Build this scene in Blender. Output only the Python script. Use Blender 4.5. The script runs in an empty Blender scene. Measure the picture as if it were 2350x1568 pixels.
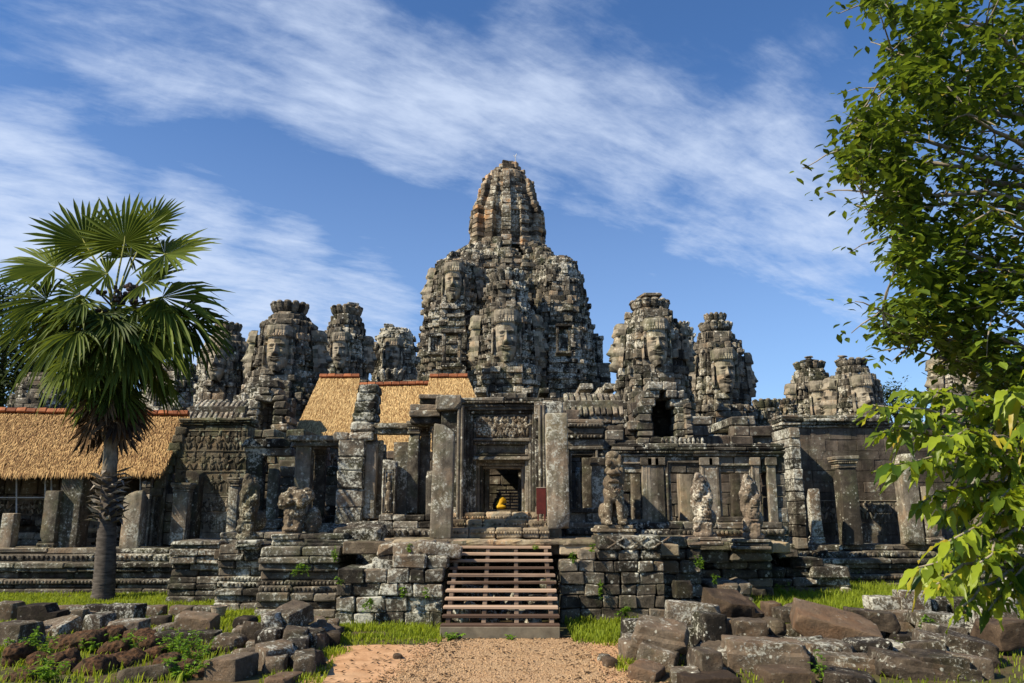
import bpy, math, random
import numpy as np
from mathutils import Vector, Matrix, noise as mn
R = math.radians
rnd = random.Random(11)
U = rnd.uniform
scene = bpy.context.scene
COL = scene.collection

# ------------------------------------------------------------------ camera
EYE, PITCH, F = 2.7, R(11.92), 1828.0
cd = bpy.data.cameras.new("camera")
cam = bpy.data.objects.new("camera", cd); COL.objects.link(cam)
cam.location = (0, 0, EYE); cam.rotation_euler = (R(90) + PITCH, 0, 0)
cd.sensor_width = 36; cd.lens = 36 * F / 2350; cd.clip_start = .1; cd.clip_end = 5000
scene.camera = cam
SP, CP = math.sin(PITCH), math.cos(PITCH)
def raydir(u, v):
    a, b = (u - 1175) / F, (784 - v) / F
    return Vector((a, CP - b * SP, SP + b * CP))
def P(u, v, Y):                      # point of the place seen at photo position u, v when it stands Y metres away
    d = raydir(u, v); t = Y / d.y
    return Vector((d.x * t, Y, EYE + d.z * t))
def G(u, v, z=0.0):                  # the same on level ground of height z
    d = raydir(u, v); t = (z - EYE) / d.z
    return Vector((d.x * t, d.y * t, z))

# ------------------------------------------------------------------ sky and sun
SUN_AZ, SUN_EL = 27, 42.5
w = bpy.data.worlds.new("World"); scene.world = w; w.use_nodes = True
scene.view_settings.view_transform = 'Standard'; scene.view_settings.look = 'None'
scene.view_settings.exposure = 0.66; scene.view_settings.gamma = 1
sdir = Vector((-math.cos(R(SUN_AZ)) * math.cos(R(SUN_EL)), -math.sin(R(SUN_AZ)) * math.cos(R(SUN_EL)), math.sin(R(SUN_EL))))
ld = bpy.data.lights.new("sun", 'SUN'); ld.energy = 5.0; ld.angle = R(.5); ld.color = (1, .89, .69)
lo = bpy.data.objects.new("sun", ld); COL.objects.link(lo); lo.location = (-30, -12, 40)
lo.rotation_euler = (-sdir).to_track_quat('-Z', 'Y').to_euler()

class NT:                            # short hand for node trees
    def __init__(s, tree): s.t = tree; s.n = tree.nodes; s.l = tree.links
    def node(s, typ, **kw):
        n = s.n.new(typ)
        for k, v in kw.items(): setattr(n, k, v)
        return n
    def put(s, sock, v):
        if isinstance(v, bpy.types.NodeSocket): s.l.new(v, sock)
        else: sock.default_value = v
    def math(s, op, a, b=0.0, c=0.0, clamp=False):
        n = s.node('ShaderNodeMath', operation=op, use_clamp=clamp)
        s.put(n.inputs[0], a); s.put(n.inputs[1], b)
        if op in ('MULTIPLY_ADD', 'SMOOTH_MIN'): s.put(n.inputs[2], c)
        return n.outputs[0]
    def rng(s, v, a, b, c=0.0, d=1.0, smooth=False):
        n = s.node('ShaderNodeMapRange'); n.clamp = True
        if smooth: n.interpolation_type = 'SMOOTHSTEP'
        s.put(n.inputs[0], v); n.inputs[1].default_value = a; n.inputs[2].default_value = b
        n.inputs[3].default_value = c; n.inputs[4].default_value = d
        return n.outputs[0]
    def mix(s, f, a, b, blend='MIX'):
        n = s.node('ShaderNodeMix', data_type='RGBA', blend_type=blend)
        s.put(n.inputs[0], f)
        s.put(n.inputs[6], a if isinstance(a, bpy.types.NodeSocket) else (*a, 1)); s.put(n.inputs[7], b if isinstance(b, bpy.types.NodeSocket) else (*b, 1))
        return n.outputs[2]
    def noise(s, vec, scale, detail=3.0, rough=.55, dist=0.0):
        n = s.node('ShaderNodeTexNoise'); s.put(n.inputs['Vector'], vec)
        n.inputs['Scale'].default_value = scale; n.inputs['Detail'].default_value = detail
        n.inputs['Roughness'].default_value = rough; n.inputs['Distortion'].default_value = dist
        return n.outputs[0]
    def mapping(s, vec, scale=(1, 1, 1), rot=(0, 0, 0), loc=(0, 0, 0)):
        n = s.node('ShaderNodeMapping'); s.put(n.inputs[0], vec)
        n.inputs['Location'].default_value = loc; n.inputs['Rotation'].default_value = rot; n.inputs['Scale'].default_value = scale
        return n.outputs[0]

def make_sky():
    t = NT(w.node_tree); t.n.clear()
    out = t.node('ShaderNodeOutputWorld'); bg = t.node('ShaderNodeBackground')
    sky = t.node('ShaderNodeTexSky', sky_type='NISHITA', sun_disc=False)
    sky.sun_elevation = R(SUN_EL); sky.sun_rotation = math.atan2(sdir.x, sdir.y)
    sky.air_density = 1.0; sky.dust_density = .35; sky.ozone_density = 3.5; sky.altitude = 0
    tc = t.node('ShaderNodeTexCoord').outputs['Generated']
    # clouds live on a flat sheet high above: direction divided by its height
    sep = t.node('ShaderNodeSeparateXYZ'); t.put(sep.inputs[0], tc)
    zz = t.math('ADD', t.math('MAXIMUM', sep.outputs[2], 0.0), .22)
    cmb = t.node('ShaderNodeCombineXYZ')
    t.put(cmb.inputs[0], t.math('DIVIDE', sep.outputs[0], zz)); t.put(cmb.inputs[1], t.math('DIVIDE', sep.outputs[1], zz))
    q = cmb.outputs[0]
    ql = t.mapping(q, rot=(0, 0, R(-23)))
    qs = t.mapping(ql, scale=(1.0, 2.3, 1))
    wisps = t.noise(qs, 2.1, 8, .60, .5)
    puffs = t.noise(q, 3.0, 9, .62, .35)
    fine = t.mapping(t.mapping(q, rot=(0, 0, R(-40))), scale=(1.0, 6, 1))
    streak = t.noise(fine, 2.6, 6, .6, .3)
    dens = None
    for (u, v, r, a) in [(150, 60, 240, .55), (330, 70, 230, .8), (560, 60, 260, .85), (760, 150, 250, .95), (980, 240, 240, .95), (1220, 260, 270, .95),
                         (1450, 330, 280, .95), (1700, 420, 270, .9), (1930, 520, 250, .85), (1850, 260, 240, .5), (1300, 90, 260, .55), (2150, 620, 260, .7),
                         (20, 480, 250, 1.15), (170, 560, 240, 1.1), (400, 600, 230, 1.05), (620, 660, 210, 1.0), (830, 720, 190, .9), (30, 330, 160, .5),
                         (420, 760, 260, .95), (1500, 620, 190, .3), (2100, 880, 260, .6), (750, 560, 180, .35), (1700, 640, 160, .35)]:
        d = raydir(u, v).normalized(); ang = math.atan(r * 1.15 / F)
        n = t.node('ShaderNodeVectorMath', operation='DOT_PRODUCT'); t.put(n.inputs[0], tc); n.inputs[1].default_value = d
        m = t.rng(n.outputs['Value'], math.cos(ang), 1.0, 0, a, True)
        dens = m if dens is None else t.math('SMOOTH_MIN', t.math('MULTIPLY', dens, -1), t.math('MULTIPLY', m, -1), .25)
        if dens is not m: dens = t.math('MULTIPLY', dens, -1)
    tiny = t.noise(qs, 11, 6, .65, .4)
    body = t.math('ADD', t.math('MULTIPLY', wisps, .70), t.math('ADD', t.math('MULTIPLY', puffs, .62), t.math('ADD', t.math('MULTIPLY', streak, .30), t.math('MULTIPLY', tiny, .30))))
    cov = t.math('SUBTRACT', t.math('ADD', body, t.math('MULTIPLY', dens, .60)), 1.20)
    cov = t.rng(cov, -.02, .58, 0, .86, True)
    hz = t.rng(sep.outputs[2], .02, .5, .28, 0)
    cov = t.math('MAXIMUM', cov, hz)
    STR = .080
    tinted = t.mix(1.0, sky.outputs[0], (.66, .93, 1.22), 'MULTIPLY')
    cloud = (.45 / STR, .52 / STR, .65 / STR)
    col = t.mix(cov, tinted, cloud)
    t.l.new(col, bg.inputs[0]); bg.inputs[1].default_value = STR
    t.l.new(bg.outputs[0], out.inputs[0])
make_sky()

# ------------------------------------------------------------------ materials
MAT = {}
def new_mat(name):
    m = bpy.data.materials.new(name); m.use_nodes = True
    t = NT(m.node_tree); b = t.n['Principled BSDF']; MAT[name] = m
    b.inputs['Specular IOR Level'].default_value = .25
    return m, t, b
def attr(t): return t.node('ShaderNodeAttribute', attribute_name='tint').outputs['Fac']
def pos(t): return t.node('ShaderNodeNewGeometry').outputs['Position']

def stone_mat(name, dark, light, s=1.0, lichen=.5, green=.4, warm=.2, pale=(.40, .40, .33), bump=.35, tint=True, streak=0.0, black=.5, tw=.46):
    m, t, b = new_mat(name)
    p = pos(t); a = attr(t) if tint else .5
    big = t.noise(p, .35 * s, 4, .6); mid = t.noise(p, 2.2 * s, 8, .68); fin = t.noise(p, 9 * s, 8, .72); vfine = t.noise(p, 30 * s, 5, .7)
    f = t.math('ADD', t.math('MULTIPLY', mid, .9), t.math('MULTIPLY', a, tw)); f = t.math('ADD', f, t.math('MULTIPLY', vfine, .35))
    f = t.rng(t.math('SUBTRACT', f, .62 + tw / 2), -.20, .26)
    col = t.mix(f, dark, light)
    # warm patches of fresh, reddish sandstone
    wm = t.rng(t.math('ADD', t.noise(p, .9 * s, 4, .6), t.math('MULTIPLY', a, .25)), .70, .86, 0, warm)
    col = t.mix(wm, col, (light[0] * 1.35, light[1] * .92, light[2] * .58))
    # green algae film
    g = t.rng(t.noise(p, .7 * s, 5, .65), .48, .66, 0, green)
    col = t.mix(g, col, (light[0] * .62, light[1] * .80, light[2] * .50))
    # black crust
    k = t.rng(t.math('ADD', t.noise(t.mapping(p, (1, 1, .45), loc=(7, 3, 1)), 1.6 * s, 7, .7), t.math('MULTIPLY', big, .5)), .70, .92, 0, black)
    col = t.mix(k, col, (dark[0] * .55, dark[1] * .55, dark[2] * .55))
    if streak:
        st = t.rng(t.noise(t.mapping(p, (3.0, 3.0, .25)), 1.0 * s, 5, .6), .45, .7, 0, streak)
        col = t.mix(st, col, (dark[0] * .7, dark[1] * .68, dark[2] * .65))
    # pale lichen: fine speckle gathered into patches, and round spots
    sp = t.math('ADD', t.math('MULTIPLY', fin, .50), t.math('ADD', t.math('MULTIPLY', mid, .36), t.math('ADD', t.math('MULTIPLY', big, .36), t.math('MULTIPLY', vfine, .15))))
    lf = t.rng(t.math('ADD', sp, t.math('MULTIPLY', a, .035)), .822 - .16 * lichen, .885 - .16 * lichen, 0, .92)
    col = t.mix(lf, col, pale)
    vo = t.node('ShaderNodeTexVoronoi'); t.put(vo.inputs['Vector'], p); vo.inputs['Scale'].default_value = 3.4 * s; vo.inputs['Randomness'].default_value = 1
    vs = t.math('ADD', vo.outputs['Distance'], t.math('MULTIPLY', t.math('SUBTRACT', fin, .5), .5))
    sel = t.rng(t.noise(p, 1.3 * s, 2), .50, .60)
    spots = t.math('MULTIPLY', t.rng(vs, .22, .14), t.math('MULTIPLY', sel, min(1, lichen * 1.5)))
    col = t.mix(spots, col, (pale[0] * 1.15, pale[1] * 1.15, pale[2] * 1.15))
    t.l.new(col, b.inputs['Base Color']); b.inputs['Roughness'].default_value = .92
    bp = t.node('ShaderNodeBump'); bp.inputs['Strength'].default_value = bump; bp.inputs['Distance'].default_value = .12 / s
    t.put(bp.inputs['Height'], t.math('ADD', t.math('MULTIPLY', fin, .6), t.math('ADD', mid, t.math('MULTIPLY', vfine, .25))))
    t.l.new(bp.outputs[0], b.inputs['Normal'])
    return m

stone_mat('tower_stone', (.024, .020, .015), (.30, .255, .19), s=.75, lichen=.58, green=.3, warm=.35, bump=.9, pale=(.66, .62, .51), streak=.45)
stone_mat('face_stone', (.060, .050, .037), (.33, .285, .215), s=.9, lichen=.25, green=.25, warm=.3, bump=.45, pale=(.56, .53, .44), black=.25)
stone_mat('spire_stone', (.042, .031, .021), (.38, .30, .21), s=.5, lichen=.5, green=.15, warm=1.0, bump=.7, pale=(.56, .53, .43))
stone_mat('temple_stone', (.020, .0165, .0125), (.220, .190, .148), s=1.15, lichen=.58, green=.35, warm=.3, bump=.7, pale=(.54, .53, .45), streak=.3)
stone_mat('pillar_stone', (.048, .039, .029), (.30, .255, .195), s=1.6, lichen=.44, green=.35, warm=.3, bump=.5, streak=.55, pale=(.52, .51, .43))
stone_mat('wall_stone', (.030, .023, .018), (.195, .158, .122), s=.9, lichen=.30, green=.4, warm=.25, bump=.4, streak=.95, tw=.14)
stone_mat('green_stone', (.032, .027, .018), (.19, .162, .115), s=1.0, lichen=.4, green=.6, warm=.3, bump=.5, pale=(.34, .37, .27))
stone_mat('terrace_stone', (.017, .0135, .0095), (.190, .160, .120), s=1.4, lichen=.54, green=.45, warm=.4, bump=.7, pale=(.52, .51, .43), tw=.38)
stone_mat('step_stone', (.080, .060, .040), (.42, .335, .23), s=1.3, lichen=.25, green=.25, warm=.4, bump=.6, black=.2)
stone_mat('block_stone', (.019, .0135, .0095), (.175, .134, .094), s=2.0, lichen=.44, green=.25, warm=.25, bump=1.0, pale=(.48, .48, .41))
stone_mat('block_lichen', (.021, .0165, .012), (.20, .160, .116), s=2.0, lichen=.66, green=.3, warm=.2, bump=1.0, pale=(.56, .55, .47))
stone_mat('block_brown', (.036, .023, .014), (.165, .112, .072), s=1.6, lichen=.22, green=.12, warm=.35, bump=.9, black=.35)
stone_mat('statue_stone', (.036, .027, .018), (.25, .19, .125), s=2.2, lichen=.58, green=.25, warm=.25, bump=.6, tint=False, pale=(.60, .55, .43))
stone_mat('statue_pale', (.06, .047, .034), (.29, .22, .16), s=1.8, lichen=.52, green=.15, warm=.5, bump=.5, tint=False, pale=(.56, .52, .43))
stone_mat('statue_dark', (.025, .020, .013), (.16, .13, .085), s=1.8, lichen=.5, green=.4, warm=.35, bump=.5, tint=False, pale=(.44, .42, .32))

def laterite():
    m, t, b = new_mat('laterite'); p = pos(t)
    n = t.noise(p, 7, 8, .75); v = t.node('ShaderNodeTexVoronoi'); t.put(v.inputs['Vector'], p); v.inputs['Scale'].default_value = 14
    h = t.math('ADD', t.math('MULTIPLY', v.outputs['Distance'], .6), n)
    col = t.mix(t.rng(h, .5, 1.05), (.012, .007, .004), (.125, .062, .028))
    col = t.mix(t.rng(t.noise(p, 1.7, 3), .52, .7, 0, .5), col, (.05, .04, .022))
    t.l.new(col, b.inputs['Base Color']); b.inputs['Roughness'].default_value = .95
    bp = t.node('ShaderNodeBump'); bp.inputs['Strength'].default_value = .9; bp.inputs['Distance'].default_value = .08
    t.put(bp.inputs['Height'], h); t.l.new(bp.outputs[0], b.inputs['Normal'])
laterite()
def simple(name, c0, c1, scale=4, rough=.85, bump=.2, stretch=(1, 1, 1), spec=.25, tintw=.4, detail=6, dist=.03, patch=0):
    m, t, b = new_mat(name); p = t.mapping(pos(t), stretch)
    n = t.noise(p, scale, detail, .62)
    if patch: n = t.math('ADD', t.math('MULTIPLY', n, 1 - patch), t.math('MULTIPLY', t.noise(pos(t), .7, 4, .6), patch))
    f = t.rng(t.math('ADD', n, t.math('MULTIPLY', t.math('SUBTRACT', attr(t), .5), tintw)), .3, .72)
    t.l.new(t.mix(f, c0, c1), b.inputs['Base Color']); b.inputs['Roughness'].default_value = rough
    b.inputs['Specular IOR Level'].default_value = spec
    if bump:
        bp = t.node('ShaderNodeBump'); bp.inputs['Strength'].default_value = bump; bp.inputs['Distance'].default_value = dist
        t.put(bp.inputs['Height'], n); t.l.new(bp.outputs[0], b.inputs['Normal'])
    return m, t, b
simple('thatch', (.26, .145, .052), (.64, .445, .20), 3, .8, .3, (5, 5, 1.2), tintw=.9, patch=.5)
simple('thatch_shaded', (.155, .080, .028), (.46, .295, .125), 3, .85, .3, (5, 5, 1.2), tintw=.9, patch=.6)  # browner copy of thatch for the long roof, tree shade put into its colour
simple('thatch_core', (.16, .08, .028), (.42, .25, .095), 5, .9, .5, (4, 4, 1), tintw=.2)
simple('ridge_tile', (.15, .045, .018), (.36, .125, .050), 5, .8, .2)
simple('stair_wood', (.085, .052, .035), (.42, .295, .205), 2.2, .62, .25, (.6, 6, 6), tintw=.7, patch=.45)
simple('stair_base', (.09, .075, .055), (.19, .165, .12), 4, .85, .2)
simple('palm_trunk', (.022, .018, .015), (.125, .105, .088), 3.2, .9, .5, (1, 1, 4), tintw=.3)
simple('palm_boot', (.085, .068, .050), (.36, .31, .25), 5, .85, .2, tintw=.9)
simple('dead_frond', (.030, .017, .009), (.19, .115, .055), 2, .8, 0, tintw=1.2)
simple('petiole', (.14, .17, .03), (.38, .36, .09), 2, .5, 0)
simple('fruit', (.012, .007, .005), (.07, .038, .02), 6, .4, 0, spec=.5)
simple('bark_pale', (.08, .065, .045), (.36, .31, .235), 6, .9, .4, (1, 1, .5))
simple('bark_dark', (.03, .024, .017), (.11, .09, .065), 6, .9, .4)
simple('red_board', (.055, .010, .008), (.10, .018, .014), 5, .5, .05)
simple('board_trim', (.25, .2, .16), (.4, .34, .28), 5, .6, 0)
simple('yellow_cloth', (.55, .30, .010), (.80, .50, .02), 3, .7, .25, (1, 1, .3))
simple('black_stone', (.010, .009, .008), (.030, .026, .022), 5, .6, .1)
simple('metal', (.30, .32, .34), (.55, .57, .60), 5, .4, 0, spec=.6)
simple('basket', (.16, .12, .085), (.42, .35, .26), 25, .9, .6)
def leaf_mat(name, c0, c1, trans=.35, rough=.45, spec=.35, tintw=1.0, tcol=None, hue=None):
    m, t, b = new_mat(name)
    f = t.rng(t.math('ADD', t.math('MULTIPLY', attr(t), tintw), t.math('MULTIPLY', t.noise(pos(t), 1.2, 3), .5)), .25, 1.1)
    col = t.mix(f, c0, c1)
    if hue: col = t.mix(t.rng(attr(t), .93, .97), col, hue)
    t.l.new(col, b.inputs['Base Color']); b.inputs['Roughness'].default_value = rough; b.inputs['Specular IOR Level'].default_value = spec
    tr = t.node('ShaderNodeBsdfTranslucent')
    t.put(tr.inputs[0], t.mix(f, *(tcol or ((c0[0] * 1.6, c0[1] * 1.5, c0[2]), (c1[0] * 1.6, c1[1] * 1.5, c1[2])))))
    mx = t.node('ShaderNodeMixShader'); mx.inputs[0].default_value = trans
    t.l.new(b.outputs[0], mx.inputs[1]); t.l.new(tr.outputs[0], mx.inputs[2]); t.l.new(mx.outputs[0], t.n['Material Output'].inputs[0])
leaf_mat('palm_leaf', (.022, .044, .009), (.135, .175, .026), .28, .55, .15)
leaf_mat('tree_leaf', (.022, .044, .007), (.15, .215, .022), .35, .42, .4, hue=(.24, .19, .02))
leaf_mat('young_leaf', (.035, .085, .010), (.30, .375, .026), .45, .42, .35, hue=(.40, .30, .03))
leaf_mat('far_leaf', (.015, .026, .010), (.055, .078, .024), .25, .6, .2)
leaf_mat('grass_blade', (.075, .110, .008), (.30, .37, .030), .42, .6, .2)
leaf_mat('weed_leaf', (.055, .115, .010), (.17, .30, .025), .40, .5, .3)

def ground_mats():
    m, t, b = new_mat('earth'); p = pos(t)
    n = t.noise(p, 2.5, 8, .65); g = t.noise(p, .7, 4, .6)
    col = t.mix(t.rng(n, .35, .68), (.045, .032, .016), (.12, .080, .040))
    col = t.mix(t.rng(t.math('ADD', g, t.math('MULTIPLY', n, .3)), .55, .75, 0, .7), col, (.050, .062, .014))
    t.l.new(col, b.inputs['Base Color']); b.inputs['Roughness'].default_value = .95
    bp = t.node('ShaderNodeBump'); bp.inputs['Strength'].default_value = .5; bp.inputs['Distance'].default_value = .06
    t.put(bp.inputs['Height'], n); t.l.new(bp.outputs[0], b.inputs['Normal'])
    m, t, b = new_mat('gravel'); p = pos(t)
    v = t.node('ShaderNodeTexVoronoi'); t.put(v.inputs['Vector'], p); v.inputs['Scale'].default_value = 42
    n = t.noise(p, 1.6, 5, .6); n2 = t.noise(p, 15, 5, .7)
    vw = t.node('ShaderNodeSeparateXYZ'); t.put(vw.inputs[0], v.outputs['Color'])
    col = t.mix(vw.outputs[0], (.27, .165, .080), (.60, .41, .235))
    col = t.mix(t.rng(v.outputs['Distance'], .3, .75, 0, .35), col, (.20, .125, .07))
    col = t.mix(t.rng(n2, .5, .68, 0, .55), col, (.46, .32, .20))
    col = t.mix(t.rng(n, .42, .65, 0, .3), col, (.42, .245, .125))
    t.l.new(col, b.inputs['Base Color']); b.inputs['Roughness'].default_value = .95
    bp = t.node('ShaderNodeBump'); bp.inputs['Strength'].default_value = .8; bp.inputs['Distance'].default_value = .03
    t.put(bp.inputs['Height'], t.math('SUBTRACT', n2, v.outputs['Distance'])); t.l.new(bp.outputs[0], b.inputs['Normal'])
    m, t, b = new_mat('red_dirt'); p = pos(t)
    n = t.noise(p, 3.0, 8, .68); n2 = t.noise(p, 20, 4, .6)
    col = t.mix(t.rng(n, .35, .65), (.34, .18, .085), (.56, .335, .185)); col = t.mix(t.rng(n2, .5, .68, 0, .6), col, (.24, .14, .075)); col = t.mix(t.rng(t.noise(p, .8, 4, .6), .45, .65, 0, .5), col, (.40, .27, .16))
    t.l.new(col, b.inputs['Base Color']); b.inputs['Roughness'].default_value = .95
    bp = t.node('ShaderNodeBump'); bp.inputs['Strength'].default_value = .4; bp.inputs['Distance'].default_value = .04
    t.put(bp.inputs['Height'], t.math('ADD', n, t.math('MULTIPLY', n2, .3))); t.l.new(bp.outputs[0], b.inputs['Normal'])
ground_mats()

# ------------------------------------------------------------------ mesh helpers
def world_loc(o):
    v = Vector((0, 0, 0))
    while o is not None: v += o.location; o = o.parent
    return v
class MB:
    def __init__(s): s.v = []; s.n = 0; s.f = []; s.t = []; s.sharp = 0
    def add(s, verts, faces, tint=.5):
        verts = np.asarray(verts, dtype=np.float64); n0 = s.n
        s.v.append(verts); s.n += len(verts)
        for k, fa in enumerate(faces): s.f.append([i + n0 for i in fa])
        if np.isscalar(tint): s.t.extend([tint] * len(faces))
        else: s.t.extend(tint)
    def mesh(s, name, origin=(0, 0, 0), smooth=False):
        me = bpy.data.meshes.new(name)
        V = np.concatenate(s.v) - np.asarray(origin)
        ln = np.array([len(f) for f in s.f], dtype=np.int32)
        flat = np.fromiter((i for f in s.f for i in f), dtype=np.int32, count=int(ln.sum()))
        st = np.zeros(len(ln), dtype=np.int32); st[1:] = np.cumsum(ln)[:-1]
        me.vertices.add(len(V)); me.vertices.foreach_set('co', V.astype(np.float32).ravel())
        me.loops.add(len(flat)); me.loops.foreach_set('vertex_index', flat)
        me.polygons.add(len(ln)); me.polygons.foreach_set('loop_start', st)
        me.polygons.foreach_set('use_smooth', np.full(len(ln), smooth, dtype=bool))
        a = me.attributes.new('tint', 'FLOAT', 'FACE'); a.data.foreach_set('value', np.asarray(s.t, dtype=np.float32))
        me.update(calc_edges=True)
        if s.sharp: me.set_sharp_from_angle(angle=R(s.sharp))
        return me
    def build(s, name, mat, parent=None, smooth=False, origin=None):
        if parent is not None: org = world_loc(parent)
        elif origin is not None: org = Vector(origin)
        else:
            V = np.concatenate(s.v); lo_, hi_ = V.min(0), V.max(0)
            org = Vector(((lo_[0] + hi_[0]) / 2, (lo_[1] + hi_[1]) / 2, lo_[2]))
        me = s.mesh(name, org, smooth); me.materials.append(MAT[mat])
        o = bpy.data.objects.new(name, me); COL.objects.link(o)
        if parent is not None: o.parent = parent
        else: o.location = org
        return o
def tag(o, label, cat, group=None, kind='thing'):
    if label: o['label'] = label
    if cat: o['category'] = cat
    if group: o['group'] = group
    if kind: o['kind'] = kind
    return o
def thing(name, label, cat, loc, group=None):
    o = bpy.data.objects.new(name, None); COL.objects.link(o); o.location = loc; o.empty_display_size = .3
    return tag(o, label, cat, group)

# chamfered block template: vert id = corner*3 + axis
CORN = np.array([(sx, sy, sz) for sx in (-1, 1) for sy in (-1, 1) for sz in (-1, 1)], dtype=float)
def _template():
    idx = {tuple(c): i for i, c in enumerate(CORN.astype(int))}
    tv = np.zeros((24, 3))
    for c in range(8):
        for a in range(3):
            q = CORN[c] * .9; q[a] = CORN[c][a]; tv[c * 3 + a] = q
    faces = []
    for a in range(3):
        b, c = [k for k in range(3) if k != a]
        for s in (-1, 1):
            ring = []
            for (p, q) in ((-1, -1), (1, -1), (1, 1), (-1, 1)):
                k = [0, 0, 0]; k[a] = s; k[b] = p; k[c] = q; ring.append(idx[tuple(k)] * 3 + a)
            faces.append(ring)
        for p in (-1, 1):
            for q in (-1, 1):
                k1 = [0, 0, 0]; k2 = [0, 0, 0]
                k1[a] = -1; k2[a] = 1; k1[b] = k2[b] = p; k1[c] = k2[c] = q
                i1, i2 = idx[tuple(k1)], idx[tuple(k2)]
                faces.append([i1 * 3 + b, i2 * 3 + b, i2 * 3 + c, i1 * 3 + c])
    for i in range(8): faces.append([i * 3, i * 3 + 1, i * 3 + 2])
    out = []
    for f in faces:
        p = tv[f]; n = np.cross(p[1] - p[0], p[2] - p[0])
        out.append(f if np.dot(n, p.mean(0)) > 0 else f[::-1])
    return out
TFACES = _template()
AXM = np.array([[0 if b == a else 1 for b in range(3)] for c in range(8) for a in range(3)], dtype=float)
SGN = np.repeat(CORN, 3, axis=0)
npr = np.random.RandomState(5)
EYE3 = np.eye(3)
def cblock(mb, c, h, cham=.02, tint=None, jit=0.0, ax=None):
    h = np.asarray(h, dtype=float); cm = np.minimum(cham, h * .45)
    loc = SGN * h - SGN * AXM * cm
    if jit: loc = loc + np.repeat(npr.uniform(-jit, jit, (8, 3)), 3, axis=0)
    if ax is not None: loc = loc @ ax
    mb.add(loc + np.asarray(c), TFACES, U(0, 1) if tint is None else tint)
def box(mb, x0, x1, y0, y1, z0, z1, cham=.015, tint=None, jit=0.0):
    cblock(mb, ((x0 + x1) / 2, (y0 + y1) / 2, (z0 + z1) / 2), ((x1 - x0) / 2, (y1 - y0) / 2, (z1 - z0) / 2), cham, tint, jit)
def rotz(a):
    c, s = math.cos(a), math.sin(a); return np.array([[c, s, 0], [-s, c, 0], [0, 0, 1]])
def axes(rx, ry, rz):                 # rows are the turned axes
    return np.array(Matrix.Rotation(rz, 3, 'Z') @ Matrix.Rotation(ry, 3, 'Y') @ Matrix.Rotation(rx, 3, 'X')).T
def cuts(a, b, lo_, hi_):
    xs = [a]
    while xs[-1] < b: xs.append(xs[-1] + U(lo_, hi_))
    xs[-1] = b
    if len(xs) > 2 and xs[-1] - xs[-2] < lo_ * .5: xs.pop(-2)
    return xs
def subtract(iv, cut):
    out = []
    for a, b in iv:
        if cut[1] <= a or cut[0] >= b: out.append((a, b)); continue
        if cut[0] > a: out.append((a, cut[0]))
        if cut[1] < b: out.append((cut[1], b))
    return out
def wall(mb, x0, x1, y0, y1, z0, z1, ch=.36, bl=(.5, 1.1), jit=.02, cham=.03, holes=(), ragged=0.0, miss=0.0, out=.03):
    n = max(1, round((z1 - z0) / ch)); zs = [z0]
    for i in range(n): zs.append(zs[-1] + U(.85, 1.15))
    zs = [z0 + (z - z0) / (zs[-1] - z0) * (z1 - z0) for z in zs]
    for h_ in holes:                  # courses meet the opening edges
        for e in (h_[2], h_[3]):
            k = min(range(len(zs)), key=lambda i: abs(zs[i] - e))
            if 0 < k < len(zs) - 1: zs[k] = e
    for i in range(n):
        za, zb = zs[i], zs[i + 1]; zm = (za + zb) / 2; iv = [(x0, x1)]
        for h_ in holes:
            if h_[2] < zm < h_[3]: iv = subtract(iv, h_[:2])
        for a, b in iv:
            xs = cuts(a, b, *bl)
            for k in range(len(xs) - 1):
                if (i >= n - 2 and U(0, 1) < ragged) or U(0, 1) < miss: continue
                yo = U(-out, out)
                box(mb, xs[k] + .006, xs[k + 1] - .006, y0 + yo, y1, za + .004, zb - .004, cham, None, jit)
def _lump_tpl(nu, nv):
    v = [(0, 0, 1)]
    for j in range(1, nv):
        th = math.pi * j / nv
        for i in range(nu): v.append((math.sin(th) * math.cos(2 * math.pi * i / nu), math.sin(th) * math.sin(2 * math.pi * i / nu), math.cos(th)))
    v.append((0, 0, -1)); f = []
    for i in range(nu):
        f.append((0, 1 + i, 1 + (i + 1) % nu))
        for j in range(nv - 2):
            a, b = 1 + j * nu + i, 1 + j * nu + (i + 1) % nu
            f.append((a, a + nu, b + nu, b))
        f.append((1 + (nv - 2) * nu + i, len(v) - 1, 1 + (nv - 2) * nu + (i + 1) % nu))
    return np.array(v), f
LT = {}
def lump(mb, c, r, ax=None, nu=7, nv=5, tint=None):
    if (nu, nv) not in LT: LT[nu, nv] = _lump_tpl(nu, nv)
    v, f = LT[nu, nv]; v = v * np.asarray(r, dtype=float)
    if ax is not None: v = v @ ax
    mb.add(v + np.asarray(c), f, U(0, 1) if tint is None else tint)
def tube(mb, pts, rads, n=7, tint=.5, cap=True):
    pts = [Vector(p) for p in pts]; rings = []; V = []
    for i, p in enumerate(pts):
        d = (pts[min(i + 1, len(pts) - 1)] - pts[max(i - 1, 0)]).normalized()
        a = d.cross(Vector((0, 0, 1)) if abs(d.z) < .9 else Vector((0, 1, 0))).normalized(); b = d.cross(a)
        for k in range(n):
            t = 2 * math.pi * k / n; V.append(p + (a * math.cos(t) + b * math.sin(t)) * rads[i])
    fs = []
    for i in range(len(pts) - 1):
        for k in range(n): fs.append((i * n + k, i * n + (k + 1) % n, (i + 1) * n + (k + 1) % n, (i + 1) * n + k))
    if cap: fs.append(tuple(range(n))[::-1]); fs.append(tuple(range((len(pts) - 1) * n, len(pts) * n)))
    mb.add([tuple(v) for v in V], fs, tint)
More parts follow.
